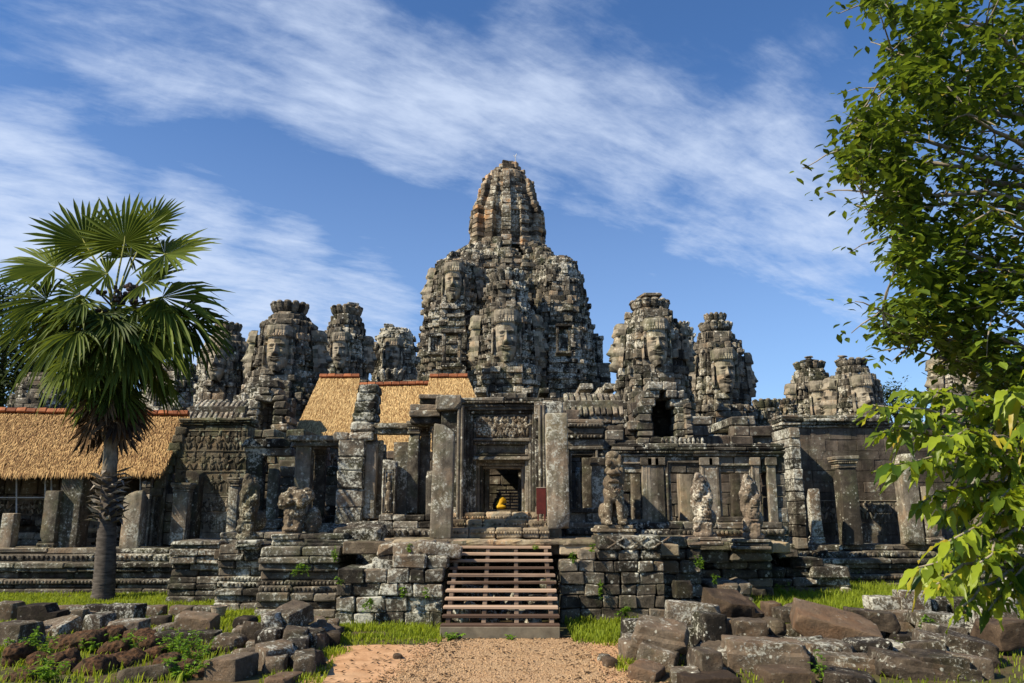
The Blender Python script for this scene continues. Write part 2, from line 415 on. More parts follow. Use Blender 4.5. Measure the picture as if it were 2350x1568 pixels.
def sculpt(name, shapes, voxel, mat, parent=None, origin=None, erode=.0):
    """one continuous carved body: overlapping masses fused by a voxel remesh"""
    mb = MB()
    for s in shapes:
        if s[0] == 'e': lump(mb, s[1], s[2], axes(*s[3]) if len(s) > 3 else None, 16, 12)
        elif s[0] == 'b': cblock(mb, s[1], s[2], s[3] if len(s) > 3 else .03, .5, 0, axes(*s[4]) if len(s) > 4 else None)
        else:
            p0, p1 = Vector(s[1]), Vector(s[2])
            tube(mb, [p0, p0.lerp(p1, .5), p1], [s[3], (s[3] + s[4]) / 2, s[4]], 12)
            lump(mb, p0, (s[3],) * 3, None, 12, 8); lump(mb, p1, (s[4],) * 3, None, 12, 8)
    o = mb.build(name, mat, parent, True, origin)
    m = o.modifiers.new('fuse', 'REMESH'); m.mode = 'VOXEL'; m.voxel_size = voxel; m.use_smooth_shade = True
    if erode:
        for sc, st in ((.16, erode), (.05, erode * .45)):
            tx = bpy.data.textures.new('erosion', 'CLOUDS'); tx.noise_scale = sc; tx.noise_depth = 3
            d = o.modifiers.new('erode', 'DISPLACE'); d.texture = tx; d.strength = st; d.mid_level = .5; d.texture_coords = 'LOCAL'
    return o
def lattice(n):
    V, F_, key = [], [], {}
    def vid(p):
        if p not in key: key[p] = len(V); V.append(p)
        return key[p]
    nx, ny, nz = n
    def quad(a, b, c, d): F_.append((vid(a), vid(b), vid(c), vid(d)))
    for i in range(nx):
        for j in range(ny):
            quad((i, j, nz), (i + 1, j, nz), (i + 1, j + 1, nz), (i, j + 1, nz)); quad((i, j + 1, 0), (i + 1, j + 1, 0), (i + 1, j, 0), (i, j, 0))
    for i in range(nx):
        for k in range(nz):
            quad((i, 0, k), (i + 1, 0, k), (i + 1, 0, k + 1), (i, 0, k + 1)); quad((i, ny, k + 1), (i + 1, ny, k + 1), (i + 1, ny, k), (i, ny, k))
    for j in range(ny):
        for k in range(nz):
            quad((0, j, k + 1), (0, j + 1, k + 1), (0, j + 1, k), (0, j, k)); quad((nx, j, k), (nx, j + 1, k), (nx, j + 1, k + 1), (nx, j, k + 1))
    return V, F_
def rock(mb, c, h, ax=None, r=.06, amp=.02, freq=3.0, chips=4, seed=0, step=.09, notch=None, ledge=None, taper=0.0):
    """a weathered hewn block: rounded box, broken corners, uneven faces"""
    h = Vector(h); n = [max(4, min(22, int(2 * h[i] / step))) for i in range(3)]
    V, F_ = lattice(n); rr = random.Random(seed); r = min(r, min(h) * .8); out = []
    cs = [[-h[i]] + [(-1 + 2 * (k - 1) / (n[i] - 2)) * (h[i] - r * .9) for k in range(1, n[i])] + [h[i]] for i in range(3)]
    planes = []
    for i in range(chips):
        d = Vector((rr.choice((-1, 1)) * rr.uniform(.3, 1), rr.choice((-1, 1)) * rr.uniform(.3, 1), rr.choice((-1, 1, 1)) * rr.uniform(.3, 1)))
        d.normalize(); ext = sum(abs(d[k]) * h[k] for k in range(3)); planes.append((d, ext * rr.uniform(.76, .93)))
    off = Vector((seed * 3.7 % 50, seed * 1.9 % 50, seed * 5.3 % 50))
    for p in V:
        q = Vector([cs[i][p[i]] for i in range(3)])
        q0 = Vector([max(-(h[i] - r), min(h[i] - r, q[i])) for i in range(3)]); d = q - q0
        if d.length > 1e-6: d.normalize(); q = q0 + d * r
        if taper: k = 1 - taper * (q.z / h.z * .5 + .5); q.x *= k; q.y *= k
        for pn, pd in planes:
            e = q.dot(pn) - pd
            if e > 0: q -= pn * e
        if notch and q.x > h.x * notch[0] and q.z > h.z * notch[1]: q.z = h.z * notch[1] + (q.z - h.z * notch[1]) * .12
        if ledge and q.z > h.z * ledge[0]: q.y += ledge[1] * (1 if q.y < 0 else -1); q.x *= 1 - ledge[1] / h.x * .6
        nn = mn.noise(q * freq + off) + .6 * mn.noise(q * freq * 2.3 + off) + .5 * mn.noise(q * freq * 5.1 + off) + .35 * mn.noise(q * freq * 9.7 + off)
        q = q + (d if d.length > 0 else q.normalized()) * (amp * nn)
        out.append(q)
    A = np.array([tuple(q) for q in out])
    if ax is not None: A = A @ ax
    mb.add(A + np.asarray(c), F_, rr.random())
# ------------------------------------------------------------------ ground
def sheet(name, polys, z, mat, sub=1):
    mb = MB()
    for poly in polys: mb.add([(p[0], p[1], z) for p in poly], [tuple(range(len(poly)))], .5)
    return tag(mb.build(name, mat, origin=(0, 0, z)), None, None, kind='structure')
sheet('ground', [[(-1500, -300), (1500, -300), (1500, 2500), (-1500, 2500)]], 0, 'earth')
def wobble(pts, amp=.12, n=8):
    out = []
    for i in range(len(pts)):
        a, b = Vector(pts[i]), Vector(pts[(i + 1) % len(pts)])
        for k in range(n):
            p = a.lerp(b, k / n); out.append((p.x + U(-amp, amp), p.y + U(-amp, amp)))
    return out
def gp(*uv): return [tuple(G(u, v)[:2]) for u, v in uv]
sheet('dirt_verge', [wobble(gp((640, 1568), (1470, 1568), (1445, 1476), (790, 1483))[:2] + gp((1440, 1520), (1436, 1476), (795, 1481), (770, 1500)), .10)], .004, 'red_dirt')
pth = [(-2.1, 2), (2.1, 2), (1.62, 13.4), (1.33, 17.9), (-1.30, 17.9), (-1.95, 13.4)]
sheet('gravel_path', [wobble(pth, .11, 14)], .008, 'gravel')

# ------------------------------------------------------------------ towers
REDENT = [(.40, 1), (.40, .84), (.62, .84), (.62, .73), (.73, .73), (.73, .62), (.84, .62), (.84, .40), (1, .40)]
def plan():
    q = REDENT; pts = [(-.42, 1)] + q               # front faces -y below
    full = []
    for k in range(4):
        a = -k * math.pi / 2; c, s = round(math.cos(a)), round(math.sin(a))
        full += [(x * c - y * s, x * s + y * c) for x, y in q]
    return full                                     # clockwise
PLAN = plan()
def masonry_tower(mb, cx, cy, zs, ws, ch=.42, bl=(.45, 1.0), tier=1.5, miss=.05, rough=.10, skip_back=True, phase0=0.0, cham=.05, deep=.5, zones=()):
    z = zs[0]; zt = zs[-1]
    while z < zt - .05:
        h = min(U(.65, 1.35) * ch, zt - z); zm = z + h / 2
        wdt = float(np.interp(zm, zs, ws)); ph = ((zm + phase0) / tier) % 1
        k = wdt * (1 + (.055 if ph > .76 else (-.045 if ph < .22 else 0))) * U(.985, 1.015)
        box(mb, cx - k * .66, cx + k * .66, cy - k * .66, cy + k * .66, z, z + h, .02, .2)
        box(mb, cx - k * .38, cx + k * .38, cy - k * .90, cy + k * .90, z, z + h, .02, .2); box(mb, cx - k * .90, cx + k * .90, cy - k * .38, cy + k * .38, z + .004, z + h - .004, .02, .2)
        calm = [q for q in zones if q[0] < zm < q[1]]
        for i in range(len(PLAN)):
            a, b = PLAN[i], PLAN[(i + 1) % len(PLAN)]
            ax_, ay, bx, by = a[0] * k, a[1] * k, b[0] * k, b[1] * k
            if skip_back and min(ay, by) > .7 * k: continue
            L = math.hypot(bx - ax_, by - ay); ux, uy = (bx - ax_) / L, (by - ay) / L; nx, ny = -uy, ux   # outward for clockwise
            flat = any((q[2] == 'f' and max(ay, by) < -.9 * k) or (q[2] == 'l' and max(ax_, bx) < -.9 * k) or (q[2] == 'r' and min(ax_, bx) > .9 * k) for q in calm)
            ts = cuts(0, L, *bl)
            for j in range(len(ts) - 1):
                if flat or U(0, 1) < miss: continue
                t0, t1 = ts[j], ts[j + 1]; o = U(-rough, rough) + (U(.08, .28) if U(0, 1) < .13 else (-U(.1, .25) if U(0, 1) < .12 else 0))
                d = deep * (k / (k + .5)); tm = (t0 + t1) / 2
                px, py = cx + ax_ + ux * tm + nx * (o - d / 2), cy + ay + uy * tm + ny * (o - d / 2)
                A = np.array([[ux, uy, 0], [nx, ny, 0], [0, 0, 1]])
                cblock(mb, (px, py, zm + U(-.01, .01)), ((t1 - t0) / 2 * .996, d / 2, h / 2 * .992), cham, None, .03, A)
        z += h
def lotus(name, parent, mat, cx, cy, z0, z1, r, tiers=1, n=13, broken=0.0):
    mb = MB(); H = (z1 - z0) / tiers; r *= 1.03
    for t in range(tiers):
        rt = r * (1 - .34 * t); zb = z0 + t * H
        lump(mb, (cx, cy, zb + H * .40), (rt * .80, rt * .80, H * .62), None, 14, 7, .3)
        cblock(mb, (cx, cy, zb + H * .9), (rt * .5, rt * .5, H * .12), .08, None, .04, rotz(.3))
        for k in range(n):
            if U(0, 1) < broken: continue
            a = 2 * math.pi * (k + .5 * t) / n; A = axes(0, R(24), a)
            lump(mb, (cx + rt * .80 * math.cos(a), cy + rt * .80 * math.sin(a), zb + H * .50), (rt * .19, rt * .23, H * .58), A, 8, 6)
            lump(mb, (cx + rt * .95 * math.cos(a), cy + rt * .95 * math.sin(a), zb + H * .86), (rt * .12, rt * .19, H * .17), A, 7, 5)
    return mb.build(name, mat, parent)
def stub(name, parent, mat, cx, cy, z0, z1, r, n=2):
    mb = MB()
    for i in range(n):
        za = z0 + (z1 - z0) * i / n; zb = z0 + (z1 - z0) * (i + 1) / n; k = r * (1 if i == n - 1 else .8)
        cblock(mb, (cx, cy, (za + zb) / 2), (k, k, (zb - za) / 2), .08, None, .05, rotz(U(0, .6)))
    return mb.build(name, mat, parent)

def face_height(x, y):
    g = lambda a, s: math.exp(-(a / s) ** 2)
    ax = abs(x)
    wid = np.interp(y, [-.12, 0, .08, .25, .5, .75, 1.0, 1.15], [.20, .40, .54, .66, .74, .75, .74, .72])
    d = .62 * max(0.0, 1 - (ax / wid) ** 2.6) ** .5 if ax < wid else 0.0
    if d > 0:
        d *= 1 - .10 * g(y - 1.1, .2)
        d += .085 * g(y - (.715 - .05 * ax * ax + .05 * ax), .030) * g(x, .50) * (1 if ax > .05 else .7)   # brows
        d -= .15 * g(ax - .30, .15) * g(y - .635, .05)
        d += .125 * g(ax - .30, .15) * g(y - .605, .030)                                                     # lowered lids
        d -= .05 * g(ax - .30, .15) * g(y - .570, .012)
        if .30 < y < .74:
            t = (.74 - y) / .34
            nw = .055 + .10 * min(1.0, max(0.0, t)) ** 2.2; top = .05 + .27 * min(1.0, t)
            if y < .40: top *= max(0.0, (y - .335) / .065) ** .5 if y > .335 else 0.0
            d += top * math.exp(-(ax / nw) ** 2.4)
            d += .09 * g(ax - .16, .06) * g(y - .395, .035)                                                  # nostril wings
        lip = .245 + .055 * (ax / .4) ** 2
        d += .115 * g(y - (lip + .038), .024) * (1 if ax < .36 else g(ax - .36, .07))
        d += .125 * g(y - (lip - .032), .028) * (1 if ax < .28 else g(ax - .28, .08))
        d -= .075 * g(y - lip, .012) * g(x, .38)
        d -= .05 * g(y - .155, .03) * g(x, .3)
        d += .08 * g(y - .055, .06) * g(x, .26)
        d += .05 * g(ax - .48, .14) * g(y - .42, .12)
    # long ears
    if .16 < y < .84:
        d = max(d, .30 * g(ax - .90, .07) + .08 * g(ax - .82, .03)) if y > .5 else max(d, .26 * g(ax - .92, .06))
    # headband with beads and a diadem of leaves
    if y > .98:
        d = max(d, .66 * max(0, 1 - (ax / .86) ** 3) ** .5)
        if y < 1.07: d += .06 + .02 * math.cos(x * 40)
        elif y < 1.30:
            d += .05 * abs(math.cos(x * 13)) * (1 - (y - 1.07) / .3)
        if y > 1.30: d *= max(.35, 1 - (y - 1.30) * 1.2)
    return d
def make_face():
    nx, ny = 78, 116; y0, y1 = -.12, 1.36; V = []; T = []; Fc = []
    rr = random.Random(3); cell = {}
    def cellid(x, y):
        row = int((y - y0) / .145); return row, int((x + 1 + (.13 if row % 2 else 0)) / .42)
    for j in range(ny + 1):
        y = y0 + (y1 - y0) * j / ny
        for i in range(nx + 1):
            x = -1.02 + 2.04 * i / nx; d = face_height(x, y)
            row = (y - y0) / .145; fr = abs(row - round(row)) * .145
            if fr < .008: d -= .022
            r_ = int(row); xx = (x + 1 + (.13 if r_ % 2 else 0)) / .42
            if abs(xx - round(xx)) * .42 < .011: d -= .022
            c = cellid(x, y)
            if c not in cell: cell[c] = (rr.uniform(-.014, .014), rr.uniform(0, 1))
            d += cell[c][0] + .018 * mn.noise(Vector((x * 6, y * 6, 1)))
            V.append((x, -d, y))
    for j in range(ny):
        for i in range(nx):
            a = j * (nx + 1) + i; Fc.append((a, a + 1, a + nx + 2, a + nx + 1))
            T.append(cell[cellid(-1.02 + 2.04 * (i + .5) / nx, y0 + (y1 - y0) * (j + .5) / ny)][1])
    mb = MB(); mb.add(V, Fc, T)
    return mb.mesh('face', (0, 0, 0), True)
FACE = make_face(); FACE.materials.append(MAT['face_stone'])
def place_face(parent, x, y, z, half_w, height, ang, depth=1.18, lean=0.0):
    o = bpy.data.objects.new('carved_face', FACE); COL.objects.link(o); o.parent = parent
    o.location = Vector((x, y, z)) - world_loc(parent); o.rotation_euler = (-lean, 0, ang)
    o.scale = (half_w, half_w * depth, height)
    return o

def face_tower(label, u, Y, prof, crown, zb=1.5, tiers=1, fin=None, faces=(), broken=0.0, ch=.40, group='face towers of the temple', n=13, tier=1.5, dark=False, name='face_tower'):
    """prof: (v, half width in photo px); crown: (v bottom, v top, half width); faces: (v chin, v brow line, half px, sides)"""
    c = P(u, 784, Y); X = c.x
    def zv(v): return P(u, v, Y).z
    def m(v, hp): return hp * P(u, v, Y).length / raydir(u, v).length / F
    if crown: prof = [(crown[0], crown[2] * .90), (crown[0] + 6, crown[2] * 1.0)] + [q for q in prof if q[0] > crown[0] + 8]
    pr = sorted([(zv(v), m(v, hp)) for v, hp in prof]); zs = [p[0] for p in pr]; ws = [p[1] for p in pr]
    if zs[0] > zb: zs = [zb] + zs; ws = [ws[0] * 1.06] + ws
    ws = [a * .945 for a in ws]
    root = thing(name, label, 'tower', (X, Y, zb), group)
    mb = MB(); masonry_tower(mb, X, Y, zs, ws, ch=ch, tier=tier, zones=[(zv(f[0]) - .1, zv(f[0]) + 1.32 * (zv(f[1]) - zv(f[0])), s_) for f in faces for s_ in f[3]]); mb.build('masonry', 'tower_stone', root)
    if crown:
        vb, vt, hp = crown
        lotus('lotus_crown', root, 'tower_stone', X, Y, zv(vb), zv(vt), m(vb, hp), tiers, n, broken)
    for f in (fin or []): stub('finial', root, 'tower_stone', X + m(f[0], f[3]), Y, zv(f[0]), zv(f[1]), m(f[0], f[2]))
    for vc, vh, hp, sides in faces:
        zc, zh = zv(vc), zv(vh); hw = m(vc, hp) * 1.12; wd = float(np.interp(zc, zs, ws)); ln = math.atan2(wd - float(np.interp(zh + .3 * (zh - zc), zs, ws)), 1.3 * (zh - zc))
        for sd in sides:
            if sd == 'f': place_face(root, X, Y - wd * .96, zc, hw, zh - zc, 0, 1.18, ln)
            if sd == 'l': place_face(root, X - wd * .96, Y, zc, hw, zh - zc, R(-90), 1.18, ln)
            if sd == 'r': place_face(root, X + wd * .96, Y, zc, hw, zh - zc, R(90), 1.18, ln)
    return root

face_tower('broad weathered face tower left of the thatched roofs, two blocks on its lotus crown', 661, 46,
    [(722, 40), (726, 50), (750, 61), (778, 69), (800, 75), (860, 77), (872, 86), (905, 98), (960, 112)], (724, 698, 40), fin=[(702, 690, 8, -6), (702, 691, 6, 14)],
    faces=[(861, 790, 30, 'flr')], broken=.05)
face_tower('tall dark face tower rising straight behind the thatched roofs, with a squat cap block', 793, 58,
    [(728, 30), (733, 42), (774, 49), (802, 54), (860, 55), (940, 62)], (728, 706, 34), fin=[(708, 698, 14, 12)], faces=[(850, 795, 21, 'fr')], tier=1.9)
face_tower('broken headed tower next to the central massif, its crown gone but for one corner block', 909, 62,
    [(758, 28), (763, 37), (786, 44), (835, 50), (945, 54)], None, fin=[(762, 745, 11, -16)], faces=[(852, 805, 20, 'fl')], tier=1.7)
face_tower('low lotus topped turret in front of the broken headed tower', 902, 52, [(878, 24), (884, 34), (950, 40)], (880, 850, 29), n=11, group='small turrets of the temple', name='turret')
face_tower('face tower in shade directly behind the sugar palm', 522, 50,
    [(762, 28), (768, 40), (800, 50), (840, 56), (900, 58), (955, 70)], (764, 744, 28), faces=[(878, 812, 24, 'fr')])
face_tower('low dark tower hidden among the trees behind the sugar palm', 120, 62, [(860, 40), (900, 60), (955, 75)], None, tier=1.6)
face_tower('stone shoulder tower half hidden between palm and broad face tower', 415, 56, [(838, 40), (870, 60), (955, 85)], None, tier=1.6)
face_tower('tall face tower with a flat square cap above the broken arch', 1494, 44,
    [(712, 40), (721, 52), (745, 60), (774, 72), (809, 79), (857, 79), (868, 82), (900, 88), (960, 96)], (714, 693, 43), fin=[(694, 677, 23, 0)], faces=[(848, 775, 29, 'flr')])
face_tower('slim tower top peeping out between the two tall right hand towers', 1567, 62, [(766, 18), (772, 26), (830, 32), (940, 36)], (768, 740, 24), tiers=2, n=11)
face_tower('tall face tower with a doubled lotus crown, right of the square capped one', 1644, 50,
    [(762, 34), (771, 46), (797, 55), (826, 60), (870, 64), (915, 68), (960, 82)], (764, 722, 36), tiers=2, faces=[(905, 838, 26, 'flr')])
face_tower('distant face tower with a pointed bud on its lotus, left one of the far pair', 1853, 60,
    [(850, 30), (856, 40), (880, 45), (943, 49), (985, 52)], (851, 832, 33), fin=[(838, 826, 16, 0), (826, 817, 7, 0)], faces=[(968, 905, 20, 'fl')])
face_tower('distant face tower with a loose block on its lotus, right one of the far pair', 1949, 57,
    [(842, 30), (850, 42), (886, 57), (943, 61), (985, 64)], (843, 826, 33), fin=[(826, 816, 8, -18)], faces=[(963, 895, 24, 'fl')])
face_tower('face tower mostly hidden by the big leafy tree on the right', 2188, 47, [(800, 30), (820, 46), (860, 52), (960, 60)], (806, 785, 34), faces=[(915, 850, 24, 'fl')])
face_tower('squat turret with a wide lotus cap low on the right skyline', 1749, 47, [(938, 22), (944, 27), (990, 30)], (940, 918, 29), n=11, group='small turrets of the temple', name='turret')
face_tower('squat dark turret in shade, beside the wide capped turret', 1796, 55, [(928, 16), (934, 19), (990, 24)], (930, 916, 19), n=11, group='small turrets of the temple', name='turret')

def central_tower():
    u, Y = 1163, 86
    X = P(u, 600, Y).x
    def zv(v, Y_=Y): return P(u, v, Y_).z
    def m(v, hp, Y_=Y): return hp * P(u, v, Y_).length / raydir(u, v).length / F
    root = thing('central_tower', 'huge round central tower mass of weathered grey stone crowned by a ribbed brown spire', 'tower', (X, Y, 2))
    # body of the massif: round, broken into vertical bays of differing height
    prof = [(1000, 225), (873, 207), (829, 204), (774, 196), (747, 188), (719, 178), (686, 172), (652, 163), (628, 155), (608, 138), (592, 112), (580, 95)]
    zs = [zv(v) for v, _ in prof]; ws = [m(v, hp) for v, hp in prof]; zs = [2] + zs; ws = [ws[0]] + ws
    mb = MB(); nb = 30; rr = random.Random(21)
    bays = [(rr.uniform(.93, 1.05) if k % 2 else rr.uniform(.86, .94), zs[-1] - rr.choice((0, .4, .9, 1.6, 2.6)), rr.uniform(0, 2)) for k in range(nb)]
    z = 2.0
    while z < zs[-1]:
        h = U(.38, .52); zm = z + h / 2; base = float(np.interp(zm, zs, ws))
        lump(mb, (X, Y, zm), (base * .84, base * .84, h * .8), None, 24, 4, .1)
        a = R(150)
        while a < R(390):
            k = int(a / (2 * math.pi) * nb) % nb; amp, zt, ph = bays[k]
            st = U(.55, 1.15) / base
            edge = (int(a / (2 * math.pi) * nb) + 1) * 2 * math.pi / nb
            a1 = min(a + st, edge) if edge - a > .2 / base else a + st
            if zm < zt or base * amp < base * .9:
                f = ((zm + ph) / 1.7) % 1
                rad = base * amp * (1.0 + (.025 if f > .75 else (-.02 if f < .2 else 0))) + U(-.12, .12) + (U(.2, .5) if U(0, 1) < .05 else 0)
                am = (a + a1) / 2; A = np.array([[-math.sin(am), math.cos(am), 0], [math.cos(am), math.sin(am), 0], [0, 0, 1]])
                if U(0, 1) > .035:
                    cblock(mb, (X + (rad - .6) * math.cos(am), Y + (rad - .6) * math.sin(am), zm), (rad * (a1 - a) / 2 * .995, .62, h / 2 * .992), .06, None, .04, A)
            a = a1
        z += h
    mb.build('massif', 'tower_stone', root)
    # spire: steep fluted ribs, worn and orange
    prof = [(600, 92), (577, 90), (564, 86), (531, 86), (492, 84), (488, 78), (473, 74), (468, 70), (439, 63), (422, 57), (411, 52), (407, 42), (398, 36)]
    zs = [zv(v) for v, _ in prof]; ws = [m(v, hp) for v, hp in prof]
    nb = 26; bays = [(rr.choice((1.0, .97, 1.03)) if k % 2 else rr.choice((.84, .80, .88)), zs[-1] - rr.choice((0, 0, .8, 1.6, 2.8, 4.5)), rr.uniform(0, 1.5)) for k in range(nb)]
    mb = MB(); z = zs[0]
    while z < zs[-1]:
        h = U(.45, .62); zm = z + h / 2; base = float(np.interp(zm, zs, ws))
        lump(mb, (X, Y, zm), (base * .76, base * .76, h), None, 20, 4, .1)
        for k in range(nb):
            a0, a1 = k * 2 * math.pi / nb, (k + 1) * 2 * math.pi / nb
            amp, zt, ph = bays[k]
            if math.sin((a0 + a1) / 2) > .75: continue
            if zm > zt and amp > .9: amp = .88
            rad = base * amp + U(-.06, .06) + (.10 if ((zm + ph) / 2.1) % 1 > .82 else 0); am = (a0 + a1) / 2
            A = np.array([[-math.sin(am), math.cos(am), 0], [math.cos(am), math.sin(am), 0], [0, 0, 1]])
            cblock(mb, (X + (rad - .5) * math.cos(am), Y + (rad - .5) * math.sin(am), zm), (rad * (a1 - a0) / 2 * .98, .52, h / 2 * .995), .07, None, .04, A)
        z += h
    mb.build('spire', 'spire_stone', root)
    for (uu, vb, vt, hp) in [(1151, 402, 374, 6), (1159, 402, 366, 8), (1171, 402, 363, 8), (1182, 402, 367, 8), (1191, 402, 376, 5), (1133, 406, 385, 6), (1200, 404, 386, 5),
                             (1141, 404, 378, 7), (1116, 424, 407, 9), (1218, 425, 411, 8), (1166, 402, 378, 12), (1091, 500, 474, 7), (1238, 505, 489, 8)]:
        p = P(uu, vb, Y - 1.5); q = P(uu, vt, Y - 1.5); k = m(vb, hp); yy = Y - U(.2, 1.4); mb = MB()
        for i in range(2):
            za = p.z + (q.z - p.z) * i / 2; zb_ = p.z + (q.z - p.z) * (i + 1) / 2
            cblock(mb, (p.x, yy, (za + zb_) / 2), (k * U(.85, 1.15), k, (zb_ - za) / 2), .1, None, .06, rotz(U(-.3, .3)))
        mb.build('broken_top', 'spire_stone', root)
    # bays with faces leaning against the massif
    def bay(uc, Yb, prof, crown=None, face=None, n=13):
        xb = P(uc, 700, Yb).x
        zs = sorted((P(uc, v, Yb).z, hp * P(uc, v, Yb).length / raydir(uc, v).length / F) for v, hp in prof)
        mb = MB(); masonry_tower(mb, xb, Yb, [2] + [a for a, _ in zs], [zs[0][1]] + [b for _, b in zs], ch=.42, tier=1.7, rough=.10, miss=.04, zones=[(P(uc, face[0], Yb).z - .1, P(uc, face[0], Yb).z + 1.32 * (P(uc, face[1], Yb).z - P(uc, face[0], Yb).z), s_) for s_ in 'flr'] if face else ())
        b = mb.build('projecting_bay', 'tower_stone', root)
        if crown: lotus('lotus_crown', b, 'tower_stone', xb, Yb, P(uc, crown[0], Yb).z, P(uc, crown[1], Yb).z, crown[2] * P(uc, crown[0], Yb).length / raydir(uc, crown[0]).length / F, 1, n)
        if face:
            zc, zh = P(uc, face[0], Yb).z, P(uc, face[1], Yb).z; hw = face[2] * Yb / F; za_, wa_ = [a for a, _ in zs], [q for _, q in zs]; wd = float(np.interp(zc, za_, wa_)); ln = math.atan2(wd - float(np.interp(zh + .3 * (zh - zc), za_, wa_)), 1.3 * (zh - zc))
            for ang, sx, sy in ((0, 0, -1), (R(-90), -1, 0), (R(90), 1, 0)):
                place_face(b, xb + sx * wd * .93, Yb + sy * wd * .96, zc, hw, zh - zc, ang, 1.18, ln)
    bay(1163, 75, [(655, 41), (660, 43), (700, 50), (715, 54), (722, 60), (760, 63), (840, 70), (850, 82), (950, 96)], (656, 626, 40), (838, 758, 34))
    bay(1044, 78, [(606, 38), (618, 44), (650, 52), (700, 60), (720, 64), (800, 76), (873, 84)], None, (702, 642, 27))
    bay(1084, 80, [(577, 16), (586, 24), (604, 32), (640, 38), (700, 44)])
    bay(1012, 80, [(630, 16), (640, 22), (700, 30), (760, 38), (873, 50)])
    bay(1284, 79, [(594, 26), (612, 38), (650, 48), (720, 60), (800, 70), (873, 78)])
    bay(1318, 81, [(624, 14), (640, 18), (700, 26), (760, 34), (873, 46)])
    bay(1244, 80, [(572, 14), (582, 22), (600, 30), (640, 36), (700, 40)])
    bay(1163, 80, [(572, 16), (582, 24), (596, 30), (612, 34), (640, 40), (700, 46)])
    bay(1128, 83, [(548, 14), (562, 22), (600, 28)])
    bay(1200, 83, [(552, 12), (566, 20), (600, 26)])
    bay(1110, 82, [(560, 20), (600, 26), (640, 30), (700, 34)])
    bay(1222, 82, [(572, 16), (600, 24), (640, 30), (700, 34)])
    # small porches and window frames
    def porch(uc, v0, v1, hp, Yp, name, baluster=False, depth=1.2):
        a, b = P(uc - hp, v1, Yp), P(uc + hp, v0, Yp); wd = (b.x - a.x); mb = MB(); jw = wd * .17
        for s in (a.x, b.x - jw):
            wall(mb, s, s + jw, Yp, Yp + depth, a.z, b.z, .5, (2, 3), .03, .04)
        box(mb, a.x - jw * .5, b.x + jw * .5, Yp - .15, Yp + depth, b.z, b.z + jw * .8, .05, None, .04)
        box(mb, a.x - jw * .2, b.x + jw * .3, Yp - .05, Yp + depth, b.z + jw * .8, b.z + jw * 1.3, .05, None, .05)
        box(mb, a.x - jw * .4, b.x + jw * .4, Yp - .1, Yp + depth, a.z - jw, a.z, .05, None, .03)
        if baluster:
            for k in range(3):
                x = a.x + jw + (wd - 2 * jw) * (k + .5) / 3; tube(mb, [(x, Yp + .4, a.z), (x, Yp + .4, b.z)], [.16, .16], 8)
        mb.build(name, 'tower_stone', root)
    porch(1000, 772, 808, 17, 71, 'window_frame', True)
    porch(1036, 765, 835, 22, 69, 'porch')
    porch(1294, 750, 806, 16, 69, 'window_frame')
    a, b = P(1372, 835, 84), P(1382, 783, 84)     # free standing portal on the right shoulder
    mb = MB(); wall(mb, a.x - .1, b.x, 83.4, 84.4, P(1380, 837, 84).z, b.z, .5, (2, 3), .03, .05)
    box(mb, P(1355, 0, 84).x, b.x + .1, 83.3, 84.5, b.z, b.z + .45, .05, None, .04); mb.build('portal', 'tower_stone', root)
    mb = MB(); x0, x1 = P(1350, 840, 84).x, P(1397, 840, 84).x
    wall(mb, x0, x1, 82.5, 85.5, 2, P(1380, 838, 84).z, .5, (.6, 1.2), .03, .05); mb.build('shoulder', 'tower_stone', root)
    mb = MB(); p = P(1183, 372, Y); q = P(1183, 355, Y)
    tube(mb, [p, q], [.05, .03], 6); tube(mb, [q + Vector((-.22, 0, -.05)), q + Vector((-.1, 0, -.3)), q + Vector((.0, 0, -.35))], [.04] * 3, 5); tube(mb, [q + Vector((.15, 0, .1)), q + Vector((0, 0, -.25))], [.04] * 2, 5)
    mb.build('lightning_rod', 'metal', root)
central_tower()
# ------------------------------------------------------------------ temple front
def B(u0, u1, v0, v1, Y):
    vm = (v0 + v1) / 2; um = (u0 + u1) / 2
    return P(u0, vm, Y).x, P(u1, vm, Y).x, P(um, v1, Y).z, P(um, v0, Y).z      # x0, x1, z0, z1
def bead_row(mb, x0, x1, y, z, r, tint=None):
    n = max(2, int((x1 - x0) / (r * 2.3)))
    for k in range(n):
        if U(0, 1) > .08: lump(mb, (x0 + (x1 - x0) * (k + .5) / n, y, z), (r, r, r * 1.1), None, 6, 4, tint)
def mould(mb, x0, x1, y, z0, prof, depth, bl=(.6, 1.5), jit=.02):
    """courses (height, how far they stand out, bead) from the bottom up, each of separate blocks"""
    z = z0
    for h, o, bead in prof:
        xs = cuts(x0, x1, *bl)
        for i in range(len(xs) - 1):
            yo = U(-.025, .025)
            box(mb, xs[i] + .005, xs[i + 1] - .005, y - o + yo, y + depth, z + .003, z + h - .003, .035, None, jit)
        if bead: bead_row(mb, x0 + .05, x1 - .05, y - o - .005, z + h * .5, h * .30)
        z += h
    return z
def frame(mb, x0, x1, z0, z1, y, n=3, w=.10, step=.07, d=.35, tint=None):
    for i in range(n):
        a, b, t, yy = x0 + i * w, x1 - i * w, z1 - i * w, y + i * step
        box(mb, a, a + w - .004, yy, yy + d, z0, t, .02, tint, .008); box(mb, b - w + .004, b, yy, yy + d, z0, t, .02, tint, .008)
        box(mb, a + w, b - w, yy + .004, yy + d, t - w + .004, t - .003, .02, tint, .008)
